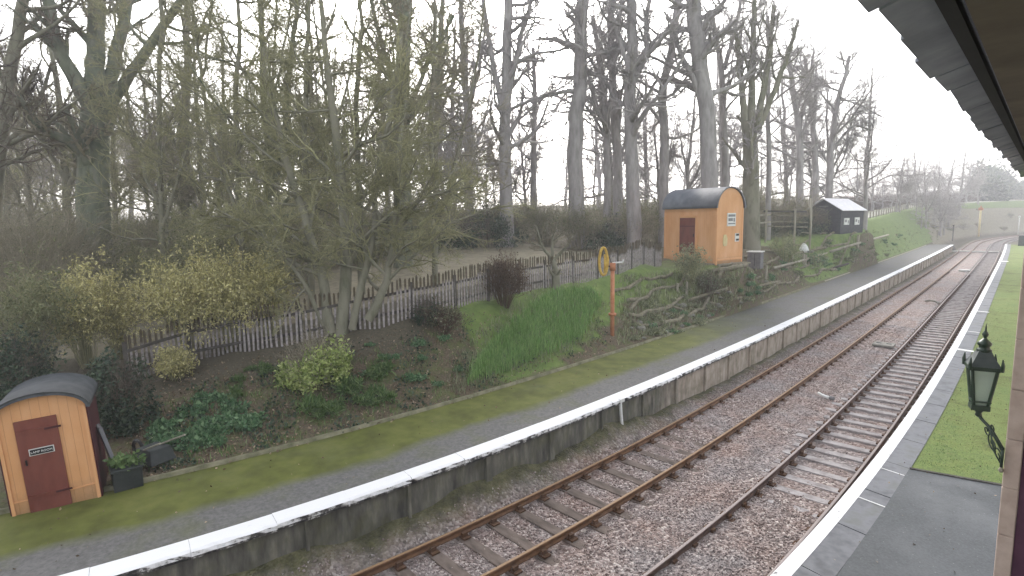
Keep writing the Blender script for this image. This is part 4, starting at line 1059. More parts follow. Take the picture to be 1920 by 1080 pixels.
mb = MB(); mb.tube([(0, 0, -1.5), (0, 0, 4.0)], .19, 8); mb.build('post', M['cream_paint'], r, True)
mb = MB(); mb.box((0, 0, 4.25), (.75, .5, .55)); mb.build('lamp_head', M['post_rust'], r, bevel=.05)
mb = MB(); mb.box((-.55, -.05, 4.15), (.5, .3, .35)); mb.build('lamp_bracket', M['timber_pale'], r); mb = MB(); mb.lathe([(.12, 4.5), (.16, 4.7), (.03, 4.95)], sides=8); mb.build('cap', M['post_rust'], r)
for px, py, h, lb in ((1757, 449, 1.5, 'short round headed marker post at the end of the timber edging'), (1747, 448, 1.0, 'stubby dark marker post left of the round headed one')):
    p = on_plane(px, py, 1.0); r = thing('marker_post', lb, 'post', p); mb = MB(); mb.tube([(0, 0, -.2), (0, 0, h)], .10, 6); mb.build('post', M['timber_pale'], r)
    mb = MB(); mb.lathe([(.05, h - .05), (.26, h + .1), (.2, h + .3), (.03, h + .36)], sides=8); mb.build('head', M['timber_pale'], r, True)
p = on_plane(1786, 449, 1.0); r = thing('end_post', 'slim brown post standing behind the far platform end', 'post', p); mb = MB(); mb.tube([(0, 0, -.3), (0, 0, 2.6)], .10, 6); mb.build('post', M['timber_dark'], r); mb = MB(); mb.box((0, 0, 2.65), (.3, .3, .1)); mb.build('cap', M['timber_dark'], r)

# grey box and pale sack between the huts, rail fence, thin pole
p = at(1417, 466, 37); p[2] = min(p[2], gz(p[0], p[1]) + .15); r = thing('grey_cabinet', 'grey metal cupboard with white lid behind the orange store hut', 'cabinet', p, .3)
mb = MB(); mb.box((0, 0, .55), (.85, .7, 1.1)); mb.build('body', M['cabinet_grey'], r, bevel=.02); mb = MB(); mb.box((0, 0, 1.13), (.95, .8, .06)); mb.build('lid', M['white_plate'], r); mb = MB(); mb.box((.05, -.36, .6), (.03, .02, .8)); mb.build('door_seam', M['black_iron'], r)
def on_ground(px, d):
    q = at(px, 430, d); q[2] = gz(q[0], q[1]); return q
def zat(px, py, d): return at(px, py, d)[2]
DF = 46
pf = thing('rail_fence', 'pale wooden post and rail fence between the orange store hut and black shed', 'fence', on_ground(1450, DF)); o_ = np.array(pf.location)
for px in (1392, 1436, 1490):
    q = on_ground(px, DF); mb = MB(); mb.box(q - o_ + V3(0, 0, (zat(px, 392, DF) - q[2]) / 2), (.13, .13, zat(px, 392, DF) - q[2]), .3); mb.build('post', M['timber_pale'], pf)
for y0, y1, mm in ((407, 402, 'timber_pale'), (422, 416, 'timber_pale'), (396, 397, 'timber_dark')):
    a, b = (1388, 1445) if mm == 'timber_pale' else (1432, 1512)
    mb = MB(); mb.beam(at(a, y0, DF - .1) - o_, at(b, y1, DF - .1) - o_, .06, .14); mb.build('rail', M[mm], pf)
for y0 in (404, 416, 425):
    mb = MB(); mb.beam(at(1440, y0 - 1, DF + .1) - o_, at(1514, y0 + 1, DF + .1) - o_, .05, .10); mb.build('rail', M['timber_log'], pf)
q = on_ground(1519, 47); tl = thing('pole', 'thin pale pole standing at the near corner of the black shed', 'pole', q); h = zat(1519, 372, 47) - q[2]
mb = MB(); mb.tube([(0, 0, -.2), (.05, 0, h * .5), (-.03, 0, h)], .09, 8); mb.build('pole', M['timber_pale'], tl, True); mb = MB(); mb.tube([(0, 0, h * .72), (-.3, 0, h * .95)], .04, 6); mb.tube([(-.0, 0, h * .35), (-.75, .1, h * .36)], .05, 6); mb.build('bracket', M['timber_pale'], tl, True)
q = at(1508, 446, 46); sk = thing('white_sack', 'crumpled white sheet lying on the grass left of the black shed', 'sheet', (q[0], q[1], gz(q[0], q[1])))
mb = MB(); mb.lathe([(.42, 0), (.40, .2), (.28, .5), (.12, .72), (.02, .76)], sides=9); mb.build('sheet', M['white_plate'], sk, True); mb = MB(); mb.box((.4, .1, .08), (.6, .4, .16), .3); mb.build('fold', M['grey_sheet'], sk)

# gravel path, its post fence and the brown hedge on the far bank top
def bank(v, y): return V3(-9 - v + float(off(y)), y, 0)
def strip_on_ground(name, va, vb, y0, y1, step, mat, dz):
    ys = np.arange(y0, y1, step); V = []
    for y in ys:
        vf_ = np.interp(y, _ty, _tv)
        for v_ in np.linspace(va, vb, 4):
            q = bank(vf_ + v_, y); V.append((q[0], q[1], gz(q[0], q[1]) + dz))
    F = [(i * 4 + k, i * 4 + k + 1, i * 4 + k + 5, i * 4 + k + 4) for i in range(len(ys) - 1) for k in range(3)]
    return struct(mesh_np(name, V, F, mat))
strip_on_ground('path', 1.0, 4.6, 62, 240, 2, M['path_gravel'], .05)
pfn = thing('path_fence', 'pale post fence lining the gravel path along the far bank top', 'fence', bank(np.interp(70, _ty, _tv), 70)); o_ = np.array(pfn.location)
for y in np.arange(66, 165, 2.6):
    vf_ = np.interp(y, _ty, _tv); q = bank(vf_ + .5, y); q[2] = gz(q[0], q[1]); q2 = bank(np.interp(y + 2.6, _ty, _tv) + .5, y + 2.6); q2[2] = gz(q2[0], q2[1])
    mb = MB(); mb.box(q - o_ + V3(0, 0, .5), (.16, .16, 1.2)); mb.build('post', M['timber_pale'], pfn)
    mb = MB(); mb.beam(q - o_ + V3(0, 0, .95), q2 - o_ + V3(0, 0, .95), .05, .12); mb.build('rail', M['timber_pale'], pfn)

# ------------------------------------------------------------------ trees
def ground_at(px, d):
    q = at(px, 420, d); q[2] = gz(q[0], q[1]); return q
KK = 14
def px_tree(name, label, d, trunk, tw, limbs_, seed, mats, group=None, base=None, **kw):
    """trunk: pixel polyline from the ground up at distance d, tw: widths in pixels"""
    rg = np.random.default_rng(seed); k = d / FOC
    b = ground_at(trunk[0][0], d) if base is None else base
    if base is not None: d = depth(base); k = d / FOC
    pts = [b - V3(0, 0, .3)] + [at(x, y, d + dd) for (x, y, dd) in [(t + (0,))[:3] for t in trunk[1:]]]
    ws = [tw[0] * 1.18] + list(np.linspace(tw[0], tw[1], len(trunk)))
    P, R = trunk_line(pts, [w * k / 2 for w in ws], KK, rg, .03)
    lines = [(P - b, R)]
    for lp, lw in limbs_:
        pts = [at(t[0], t[1], d + (t[2] if len(t) > 2 else 0)) for t in lp]
        P, R = trunk_line(pts, [w * k / 2 for w in np.linspace(lw[0], lw[1], 4)], KK, rg, .05); lines.append((P - b, R))
    return make_tree(name, label, b, lines, seed, mats, group, **kw)
MOSS = (M['bark_mossy'], M['twig_olive']); GREY = (M['bark_grey'], M['twig_grey']); IVY = (M['bark_ivy'], M['twig_brown']); BRN = (M['bark_mossy'], M['twig_brown'])
px_tree('oak_tree', 'massive dark forked oak trunk with spreading limbs behind the fence, thickest on the left side', 27,
        [(170, 540), (172, 380), (176, 290), (180, 195)], (54, 46),
        [([(180, 215), (142, 150, -.5), (102, 78, -1), (84, -40, -1.5)], (30, 16)), ([(180, 200), (178, 100, .3), (188, -60, .5)], (36, 24)),
         ([(184, 215), (214, 125, .8), (240, 0, 1.2), (262, -90, 1.5)], (26, 15)), ([(188, 220), (250, 132, -.6), (312, 38, -1), (372, -40, -1.6)], (23, 10))], 11, IVY, limbs=9, t0=.45, ln=.42, n2=8, n3=8, n4=5)
px_tree('side_tree', 'dark leaning tree at the picture edge left of the forked oak', 25, [(-35, 520), (-12, 330), (22, 120), (55, -60)], (26, 16), [([(-5, 290), (40, 240), (80, 180), (95, 120)], (10, 5)), ([(-8, 320), (-40, 200), (-60, 60)], (12, 8))], 12, (M['bark_mossy'], M['twig_dark']), limbs=14, t0=.25, n2=8, n3=8)
px_tree('slim_tree', 'slim straight tree right of the forked oak with high crown', 34, [(342, 500), (346, 320), (350, 120), (352, -60)], (16, 11), [], 13, BRN, limbs=18, t0=.15, n2=8, n3=8)
px_tree('slim_tree', 'slender dark pair stemmed tree standing between oak and multi stemmed tree', 25, [(494, 480), (500, 280), (492, 110), (486, -60)], (14, 9), [([(499, 380), (528, 300), (546, 110), (562, -40)], (13, 8))], 14, (M['bark_ivy'], M['twig_olive']), limbs=20, t0=.12, ang=62, up=.03, n2=9, n3=8, n4=6)
bs = hit(640, 628)
px_tree('hazel_tree', 'brown multi stemmed hazel in front of the paling fence with fan of fine twigs', 17,
        [(640, 628), (650, 500), (642, 340), (618, 160), (598, -20)], (22, 8),
        [([(622, 625), (602, 500), (562, 382), (520, 250, -.4), (492, 90, -.8)], (22, 7)), ([(660, 618), (690, 480), (706, 350), (732, 200), (752, 60)], (15, 6)),
         ([(690, 600), (722, 545), (736, 470), (744, 320), (766, 90)], (18, 7)), ([(610, 618), (570, 520, -.4), (480, 430, -.8), (400, 390, -1.2)], (10, 4)), ([(650, 500), (700, 420, -.3), (790, 370, -.7), (880, 350, -1)], (8, 3))],
        15, (M['bark_mossy'], M['twig_olive']), base=bs, limbs=16, t0=.2, ang=56, ln=.42, n2=9, n3=9, n4=6, up=.02, rmin=.005)
px_tree('ivy_tree', 'stout greenish trunk rising behind the hazel, left of the open field', 31, [(753, 480), (752, 300), (752, 180), (760, 20), (766, -80)], (32, 22), [([(755, 200), (720, 100), (690, -20)], (12, 7)), ([(757, 230), (800, 120), (850, 30)], (11, 6))], 16, (M['bark_ivy'], M['twig_olive']), limbs=14, t0=.35, n2=8, n3=8)
px_tree('thin_tree', 'thin grey tree left of two slim trunks above the field', 42, [(822, 470), (816, 260), (828, 60), (832, -40)], (12, 8), [], 17, BRN, limbs=14)
px_tree('thin_tree', 'thin grey trunk standing above the middle of the open field', 43, [(880, 450), (878, 260), (868, 110), (862, -30)], (14, 9), [([(877, 220), (900, 120), (912, 30)], (8, 4))], 18, GREY, limbs=17, n2=8, n3=8, n4=6, rmin=.008, t0=.25, ang=60, up=.05)
px_tree('tall_tree', 'tall grey tree forking into three upright limbs above the fence middle', 41, [(950, 450), (948, 330), (946, 230), (952, 90), (956, -50)], (24, 15), [([(947, 230), (922, 110), (902, -20)], (12, 7)), ([(948, 200), (975, 70), (1008, -30)], (12, 6))], 19, GREY, limbs=17, n2=8, n3=8, n4=6, rmin=.008, t0=.3, ang=62, up=.05, ln=.34)
px_tree('thin_tree', 'thin short grey trunk between the three limbed tree and the wavy trunk', 50, [(1000, 430), (1000, 310), (1004, 190), (1000, 90)], (11, 7), [], 20, GREY, limbs=15, n2=8, n3=8, n4=6, rmin=.008, t0=.3)
px_tree('tall_tree', 'thick wavy bare trunk with one stub branch pointing right, above the fence end', 41, [(1080, 430), (1078, 300), (1082, 200), (1091, 120), (1085, 60), (1100, -60)], (29, 23), [([(1088, 106), (1130, 99), (1168, 88)], (9, 5))], 21, GREY, limbs=14, n2=8, n3=8, n4=6, rmin=.008, t0=.4, ln=.26, ang=64, up=.04)
px_tree('fan_tree', 'slim tree with fan of upswept limbs just right of the wavy trunk', 44, [(1140, 430), (1137, 300), (1136, 220), (1126, 130), (1112, 30)], (13, 8), [([(1137, 258), (1104, 205), (1076, 168)], (6, 3)), ([(1138, 240), (1152, 120), (1166, -10)], (10, 6)), ([(1137, 250), (1112, 170), (1092, 110)], (6, 3))], 22, GREY, limbs=14, n2=8, n3=8, n4=6, rmin=.008, ang=60, up=.05)
px_tree('tall_tree', 'straight grey trunk close behind the fan shaped tree', 47, [(1162, 430), (1156, 270), (1148, 130), (1144, -40)], (17, 12), [], 23, GREY, limbs=17, n2=8, n3=8, n4=6, rmin=.008, t0=.3, ang=62, up=.05, ln=.34)
px_tree('tall_tree', 'stout grey trunk with forked top left of the orange store hut', 40, [(1190, 430), (1186, 300), (1179, 160), (1190, 60), (1174, -60)], (26, 17), [([(1180, 165), (1214, 105), (1212, 20), (1230, -40)], (12, 7)), ([(1180, 130), (1150, 40), (1140, -30)], (9, 5))], 24, GREY, limbs=13, n2=8, n3=8, n4=6, rmin=.008, t0=.3, ang=60, ln=.32, up=.05)
px_tree('crooked_tree', 'crooked sinuous trunk rising right behind the grey barrel roof', 43, [(1244, 430), (1248, 310), (1243, 205), (1236, 170), (1260, 112), (1268, 30), (1276, -60)], (18, 13), [], 25, GREY, limbs=14, n2=8, n3=8, n4=6, rmin=.008, t0=.25, ln=.3, ang=64, up=.04)
px_tree('tall_tree', 'thickest leaning grey trunk behind the ridge of the orange store hut', 39, [(1328, 430), (1330, 260), (1318, 150), (1301, 40), (1294, -60)], (31, 27), [([(1327, 220), (1302, 152), (1276, 102), (1262, 50)], (13, 7)), ([(1306, 40), (1350, 14), (1380, -30)], (10, 6))], 26, GREY, limbs=13, n2=8, n3=8, n4=6, rmin=.008, t0=.4, ln=.28, ang=62, up=.05)
px_tree('thin_tree', 'slender forked tree just right of the thick leaning trunk', 46, [(1362, 430), (1359, 230), (1352, 115), (1332, 20)], (13, 8), [([(1358, 130), (1380, 45), (1398, -40)], (9, 5))], 27, GREY, limbs=15, n2=8, n3=8, n4=6, rmin=.008, t0=.3, ang=60, up=.05)
px_tree('ivy_tree', 'ivy green trunk breaking into four upright limbs right of the orange store hut', 41, [(1410, 440), (1408, 320), (1405, 228)], (30, 25), [([(1398, 245), (1390, 150), (1380, 60)], (14, 7)), ([(1407, 235), (1411, 120), (1416, -10)], (15, 8)), ([(1417, 245), (1440, 130), (1452, 10)], (14, 7)), ([(1422, 240), (1470, 125), (1496, 40)], (12, 6))], 28, (M['bark_mossy'], M['twig_grey']), limbs=9, t0=.3)
px_tree('thin_tree', 'pale thin pole like tree right of the ivy green trunk', 48, [(1441, 430), (1443, 240), (1438, 110), (1440, 30)], (9, 6), [], 29, GREY, limbs=16, n2=8, n3=8, n4=6, rmin=.008, t0=.25, ang=60, up=.05)
px_tree('thin_tree', 'slim tree with divided top left of the black shed', 58, [(1500, 410), (1500, 260), (1488, 170), (1476, 95)], (13, 7), [([(1499, 235), (1518, 160), (1526, 90)], (8, 4))], 30, GREY, limbs=16, n2=8, n3=8, n4=6, rmin=.008, t0=.25, ang=60, up=.05)
px_tree('thin_tree', 'narrow upright tree directly behind the black shed roof', 60, [(1531, 410), (1528, 270), (1520, 180), (1508, 105)], (11, 6), [], 31, GREY, limbs=17, n2=8, n3=8, n4=6, rmin=.008, t0=.25, ang=60, up=.05)
px_tree('thin_tree', 'tree leaning right over the black shed with drooping side branch', 60, [(1552, 410), (1557, 270), (1574, 175), (1594, 105)], (12, 6), [([(1556, 285), (1600, 232), (1632, 244)], (6, 3))], 32, GREY, limbs=17, n2=8, n3=8, n4=6, rmin=.008, t0=.25, ang=60, up=.05)

OLV = (M['bark_mossy'], M['twig_olive'])
for px, d, w, sd, lb in ((445, 23, 11, 51, 'olive twigged sapling right of the oak, left of the hazel'), (575, 22, 12, 52, 'olive twigged sapling rising behind the left stems of the hazel'), (672, 23, 12, 53, 'straw coloured sapling behind the right stems of the hazel'), (812, 25, 10, 54, 'straw coloured thin sapling over the field right of the ivy trunk'), (300, 25, 10, 55, 'olive twigged sapling just right of the forked oak')):
    px_tree('sapling', lb, d, [(px, 560), (px + 4, 400), (px - 6, 220), (px + 5, 60), (px, -80)], (w, 6), [([(px + 2, 430), (px + 45, 300), (px + 80, 140), (px + 100, -20)], (7, 3)), ([(px, 400), (px - 50, 260), (px - 75, 100), (px - 90, -20)], (7, 3))], sd, OLV if sd < 53 or sd == 55 else BRN, limbs=19, t0=.1, ang=58, ln=.30, up=.03, n2=9, n3=8, n4=6, rmin=.005)
# prototypes for the wood behind
def proto_lines(seed, hgt, r0, lean=.05, fork=0):
    rg = np.random.default_rng(seed); a = rg.uniform(0, 2 * PI)
    P, R = trunk_line([(0, 0, -.3), (lean * hgt * .2 * math.cos(a), lean * hgt * .2 * math.sin(a), hgt * .35), (lean * hgt * math.cos(a + .5), lean * hgt * math.sin(a + .5), hgt)], [r0 * 1.4, r0, r0 * .75, r0 * .3], KK, rg, .05)
    ls = [(P, R)]
    for j in range(fork):
        i = 5 + j; b = rg.uniform(0, 2 * PI); q = P[i]
        P2, R2 = trunk_line([q, q + V3(math.cos(b) * hgt * .08, math.sin(b) * hgt * .08, hgt * .18), q + V3(math.cos(b) * hgt * .16, math.sin(b) * hgt * .16, hgt * .5)], [R[i] * .75, R[i] * .5, R[i] * .2], KK, rg, .05); ls.append((P2, R2))
    return ls
protos = []
for i, (hg, r0, fk, mats) in enumerate(((19, .24, 1, GREY), (17, .17, 2, GREY), (21, .30, 2, GREY), (15, .12, 0, GREY), (18, .2, 1, BRN), (14, .13, 2, BRN), (20, .26, 2, MOSS))):
    T, K_ = tree_meshes(proto_lines(100 + i, hg, r0, .06, fk), 200 + i, mats, limbs=17, t0=.22, ang=60, up=.05, n2=8, n3=7, n4=6, rmin=.009, wander=.2)
    protos.append((T.data, K_.data)); bpy.data.objects.remove(T); bpy.data.objects.remove(K_)
def inst_tree(name, label, group, b, k, s, rz):
    r = thing(name, label, 'tree', b, rz, group); r.scale = s
    for nm, me in zip(('trunk', 'crown'), protos[k]):
        o = bpy.data.objects.new(nm, me); C.objects.link(o); o.parent = r
    return r
rw = np.random.default_rng(5)
def rowtrees(n, x0, x1, d0, d1, s0, s1, ks, name, label, group, flat=(1, 1)):
    for i in range(n):
        px = x0 + (x1 - x0) * (i + rw.uniform(.1, .9)) / n; d = rw.uniform(d0, d1); s = rw.uniform(s0, s1)
        b = ground_at(px, d); w = rw.uniform(*flat)
        inst_tree(name, label, group, b, int(rw.choice(ks)), (s * w, s * w, s), rw.uniform(0, 2 * PI))
rowtrees(11, -40, 760, 32, 42, .7, .95, [4, 5, 6], 'wood_tree', 'slender brown bare tree in the thicket behind the left part of the paling fence', 'trees close behind the paling fence', (.8, 1))
rowtrees(20, -90, 980, 48, 68, .85, 1.1, [0, 1, 2, 4, 5], 'wood_tree', 'bare grey brown tree deep in the wood beyond the open field', 'trees in the wood beyond the field')
rowtrees(20, 700, 1640, 56, 80, .8, 1.05, [0, 1, 2, 3], 'wood_tree', 'bare grey tree in the misty row behind the two huts', 'misty trees behind the huts')
rowtrees(28, -150, 1500, 85, 130, .95, 1.25, [0, 1, 2, 3], 'wood_tree', 'faint bare tree far back in the misty wood', 'faint trees far back')
rowtrees(16, 1600, 1790, 100, 130, .44, .60, [0, 1, 2, 3], 'wood_tree', 'small distant bare tree in the row above the brown hedge', 'distant trees above the hedge', (1.2, 1.5))
rowtrees(9, 1690, 1835, 140, 165, .55, .75, [0, 2], 'wood_tree', 'hazy distant tree near the end of the brown hedge', 'hazy trees at the hedge end', (1.1, 1.4))

# far rounded trees closing the view, still with leaves or fine twigs
def dense_tree(name, label, b, rad, seed, mat, n=5200, size=.9, group=None):
    rg = np.random.default_rng(seed); r = thing(name, label, 'tree', b, 0, group)
    mb = MB(); mb.tube([(0, 0, -.5), (.1, 0, rad[2] * .5), (0, .1, rad[2] * .9)], [.45, .3, .1], 8); mb.build('trunk', M['bark_mossy'], r, True)
    leaf_mesh('crown', blob_pts(n, rad, rg, 26, .35) + V3(0, 0, .3), size, mat, r, rg, aspect=.6); return r
for i, (px, d, w, h) in enumerate(((1838, 190, 7.5, 12.5), (1858, 205, 9, 15), (1880, 215, 8, 9.5), (1902, 225, 9, 8.5), (1925, 230, 10, 9), (1846, 172, 6, 8), (1950, 240, 10, 10))):
    q = at(px, 400, d); q[2] = gz(q[0], q[1]); dense_tree('round_tree', 'hazy grey green rounded tree closing the far end of the line', q, (w, w, h), 300 + i, M['leaf_dark'], 5200, 1.0, 'rounded trees at the far end of the line')
# scrub on the cutting beyond the platforms
def bush_meshes(seed, rad, nst, nleaf, lsize, smat, lmat, sr=.012, droop=0., updir=None, aspect=.5, clumps=16):
    rg = np.random.default_rng(seed)
    P, R = stems(rad, nst, rg, sr); P2, R2 = grow(P, R, 6, .3, 1, 38, .45, 4, .65, .2, .05 - droop, rg, .0045)
    P3, R3 = grow(P2, R2, 4, .2, 1, 40, .6, 3, .7, .2, .0 - droop, rg, .0035)
    v, f = join([polys(P, R, 4), polys(P2, R2, 3), polys(P3, R3, 3)]); S = mesh_np('stems', v, f, smat)
    out = [S.data]; bpy.data.objects.remove(S)
    if nleaf:
        pts = P3[rg.integers(0, len(P3), nleaf), rg.integers(1, 3, nleaf)] if clumps == 0 else blob_pts(nleaf, rad, rg, clumps)
        o = leaf_mesh('leaves', pts + rg.normal(size=(nleaf, 3)) * .04, lsize, lmat, None, rg, updir, aspect); out.append(o.data); bpy.data.objects.remove(o)
    return out
def put_bush(name, label, cat, meshes, b, s=1, rz=0, group=None):
    r = thing(name, label, cat, b, rz, group); r.scale = (s,) * 3 if not isinstance(s, tuple) else s
    for nm, me in zip(('stems', 'leaves'), meshes):
        o = bpy.data.objects.new(nm, me); C.objects.link(o); o.parent = r
    return r
scrubs = [bush_meshes(400, (1.9, 1.9, 3.4), 60, 2600, .10, M['twig_brown'], M['leaf_scrub'], .014, clumps=0),
          bush_meshes(401, (2.3, 2.0, 2.6), 70, 4200, .10, M['twig_brown'], M['leaf_bramble'], .012, clumps=22),
          bush_meshes(402, (1.5, 1.5, 4.2), 60, 1500, .09, M['twig_olive'], M['leaf_scrub'], .014, clumps=0),
          bush_meshes(403, (2.0, 2.2, 3.0), 80, 1400, .08, M['twig_brown'], M['leaf_scrub'], .012, clumps=0),
          bush_meshes(404, (2.4, 2.0, 2.2), 50, 4600, .11, M['twig_dark'], M['leaf_dark'], .012, clumps=20)]
hedge_p = bush_meshes(405, (1.9, 1.5, 3.0), 110, 4200, .12, M['bracken'], M['bracken'], .014, clumps=26)
def rowscrub(n, x0, x1, d0, d1, s0, s1, ks, label, group, name='scrub_bush'):
    for i in range(n):
        px = x0 + (x1 - x0) * (i + rw.uniform(0, 1)) / n; d = rw.uniform(d0, d1); s = rw.uniform(s0, s1)
        put_bush(name, label, 'bush', scrubs[int(rw.choice(ks))], ground_at(px, d), (s, s, s * rw.uniform(.85, 1.15)), rw.uniform(0, 6.28), group)
rowscrub(16, -30, 560, 23.5, 29, .8, 1.1, [0, 2, 2, 1], 'tangled olive brown bush rising behind the overgrown left end of the fence', 'bushes behind the left fence end')
rowscrub(18, -40, 720, 30, 38, 1.0, 1.35, [0, 0, 1, 2, 3], 'twiggy brown bush in the undergrowth around the forked oak', 'undergrowth round the oak')
rowscrub(18, 640, 1260, 40, 47, 1.0, 1.3, [0, 1, 3, 4], 'dense dark bramble bush along the far side of the open field', 'brambles beyond the field')
rowscrub(26, -60, 1520, 50, 62, 1.2, 1.6, [0, 1, 3], 'dark scrub bush at the foot of the misty wood', 'scrub at the foot of the wood')
rowscrub(9, 1390, 1530, 50, 58, .9, 1.2, [1, 4, 4], 'dark green bush behind the pale rail fence', 'bushes behind the rail fence')
for y in np.arange(54, 225, 1.9):
    vf_ = np.interp(y, _ty, _tv); q = bank(vf_ + 7 + rw.uniform(-1.4, 1.4), y); q[2] = gz(q[0], q[1]) - .2; s = rw.uniform(.8, 1.0)
    put_bush('hedge_bush', 'brown bare hedge bush in the long hedge above the far gravel path', 'hedge', hedge_p, q, (s * 1.2, s * 1.2, s * 1.15), rw.uniform(0, 6), 'hedge above the path')
for i in range(9):
    y = 122 + i * 14; v_ = rw.uniform(-.5, 5); q = bank(v_, y); q[2] = gz(q[0], q[1]) - .2
    put_bush('cutting_bush', 'brown scrub bush on the side of the distant cutting', 'bush', scrubs[int(rw.choice([0, 1, 3]))], q, rw.uniform(.4, .65), rw.uniform(0, 6), 'scrub in the distant cutting')
for i in range(12):
    y = 120 + i * 9; q = W(7 + rw.uniform(0, 6), y); q[2] = gz(q[0], q[1]) - .2
    put_bush('cutting_bush', 'grey green scrub bush on the far bend beyond the cabinet', 'bush', scrubs[int(rw.choice([1, 4, 4]))], q, rw.uniform(.9, 1.4), rw.uniform(0, 6), 'scrub on the far bend')

# ------------------------------------------------------------------ planted bank
def at_hit(name, label, px, py, wpx, hpx, seed, smat, lmat, nst=40, nleaf=2500, lsize=.09, depth_f=.9, group=None, cat='bush', clumps=16, updir=None, aspect=.5, push=0, droop=0):
    b = hit(px, py); k = depth(b) / FOC
    rad = (wpx * k / 2, wpx * k / 2 * depth_f, hpx * k * .95)
    if push: b = b + (b - EYE) * V3(1, 1, 0) / np.linalg.norm((b - EYE)[:2]) * push; b[2] = gz(b[0], b[1])
    return put_bush(name, label, cat, bush_meshes(seed, rad, nst, nleaf, lsize, smat, lmat, .010, droop, updir, aspect, clumps), b, 1, 0, group)
at_hit('laurel_bush', 'bright yellow green laurel bush in front of the paling fence', 592, 720, 155, 124, 500, M['twig_brown'], M['leaf_laurel'], 30, 4400, .11, aspect=.55)
at_hit('evergreen_bush', 'dark evergreen bush behind the small orange lamp hut', 222, 800, 165, 165, 501, M['twig_dark'], M['leaf_dark'], 40, 5200, .11)
at_hit('evergreen_bush', 'dark low evergreen filling the gap left of the black roofed hut', 30, 760, 190, 170, 502, M['twig_dark'], M['leaf_dark'], 40, 4200, .11)
for i, (px, py, w, h, n, lb) in enumerate(((165, 690, 170, 200, 2600, 'tallest of the pale yellow shrubs, above the dark evergreen bush'), (225, 672, 120, 190, 2000, 'yellow shrub beside the very end of the paling fence'), (350, 672, 190, 220, 3000, 'straggling yellow shrub hanging over the fence tops'), (435, 655, 190, 215, 3000, 'brightest yellow leaved shrub over the fence'), (505, 636, 150, 175, 2200, 'small yellow shrub over the fence next to the hazel'), (330, 712, 110, 70, 800, 'low yellow sprigs at the foot of the fence'), (80, 720, 180, 260, 2400, 'olive yellow shrub above the lamp hut roof'))):
    at_hit('yellow_shrub', lb, px, py, w, h, 510 + i, M['twig_olive'], M['leaf_yellow'] if i != 6 else M['leaf_scrub'], 60, int(n * 2.4), .10, .55, 'yellow shrubs over the fence', clumps=0, updir=(0, 0, -.9), aspect=.35, droop=.07, push=0)
for i, (px, py, w, h) in enumerate(((60, 640, 200, 330), (150, 610, 160, 260), (20, 600, 160, 260), (300, 560, 200, 200), (420, 540, 200, 180))):
    at_hit('whip_bush', 'tall mass of upright brown whips beside the yellow shrubs', px, py, w, h, 520 + i, M['twig_brown'], M['leaf_scrub'], 90, 700, .07, .8, 'brown whips at the left', clumps=0)
at_hit('bracken_clump', 'dark reddish brown dead bracken leaning over the fence left of the grass patch', 945, 572, 130, 105, 530, M['bracken'], M['bracken'], 110, 900, .08, .6, clumps=0)
at_hit('bracken_clump', 'low brown dead stems below the fence right of the hazel', 830, 620, 130, 55, 531, M['bracken'], M['leaf_bramble'], 70, 900, .08, .6, clumps=0)
bs = hit(1042, 541)
px_tree('small_tree', 'small bare forked tree standing at the fence left of the token hoop', 20, [(1042, 541), (1042, 510), (1034, 482)], (16, 9), [([(1036, 488), (1016, 462), (1006, 425)], (7, 3)), ([(1036, 490), (1062, 462), (1075, 440)], (7, 3)), ([(1036, 486), (1035, 450), (1045, 415)], (6, 3)), ([(1018, 464), (990, 452), (965, 448)], (4, 2))], 40, BRN, base=bs, limbs=9, t0=.3, ln=.45, n2=6, n3=5, n4=4, rmin=.004)
at_hit('green_shrub', 'grey green shrub growing in front of the orange store hut door', 1292, 545, 62, 92, 540, M['twig_olive'], M['leaf_herb'], 34, 1900, .10, clumps=0)
at_hit('brown_shrub', 'brown twiggy shrub at the corner of the orange store hut', 1330, 552, 70, 45, 541, M['twig_dark'], M['leaf_bramble'], 40, 800, .09, clumps=0)
at_hit('rockery_shrub', 'rounded olive green shrub on the rockery right of the orange store hut', 1470, 490, 80, 68, 542, M['twig_olive'], M['leaf_herb'], 40, 2400, .11)
at_hit('rockery_shrub', 'low grey green shrub on the rockery before the black shed', 1525, 500, 60, 40, 543, M['twig_olive'], M['leaf_cover'], 30, 1300, .11)
at_hit('fence_bush', 'dark bush hiding part of the fence right of the hazel', 800, 606, 70, 62, 544, M['twig_dark'], M['leaf_dark'], 30, 1500, .08)

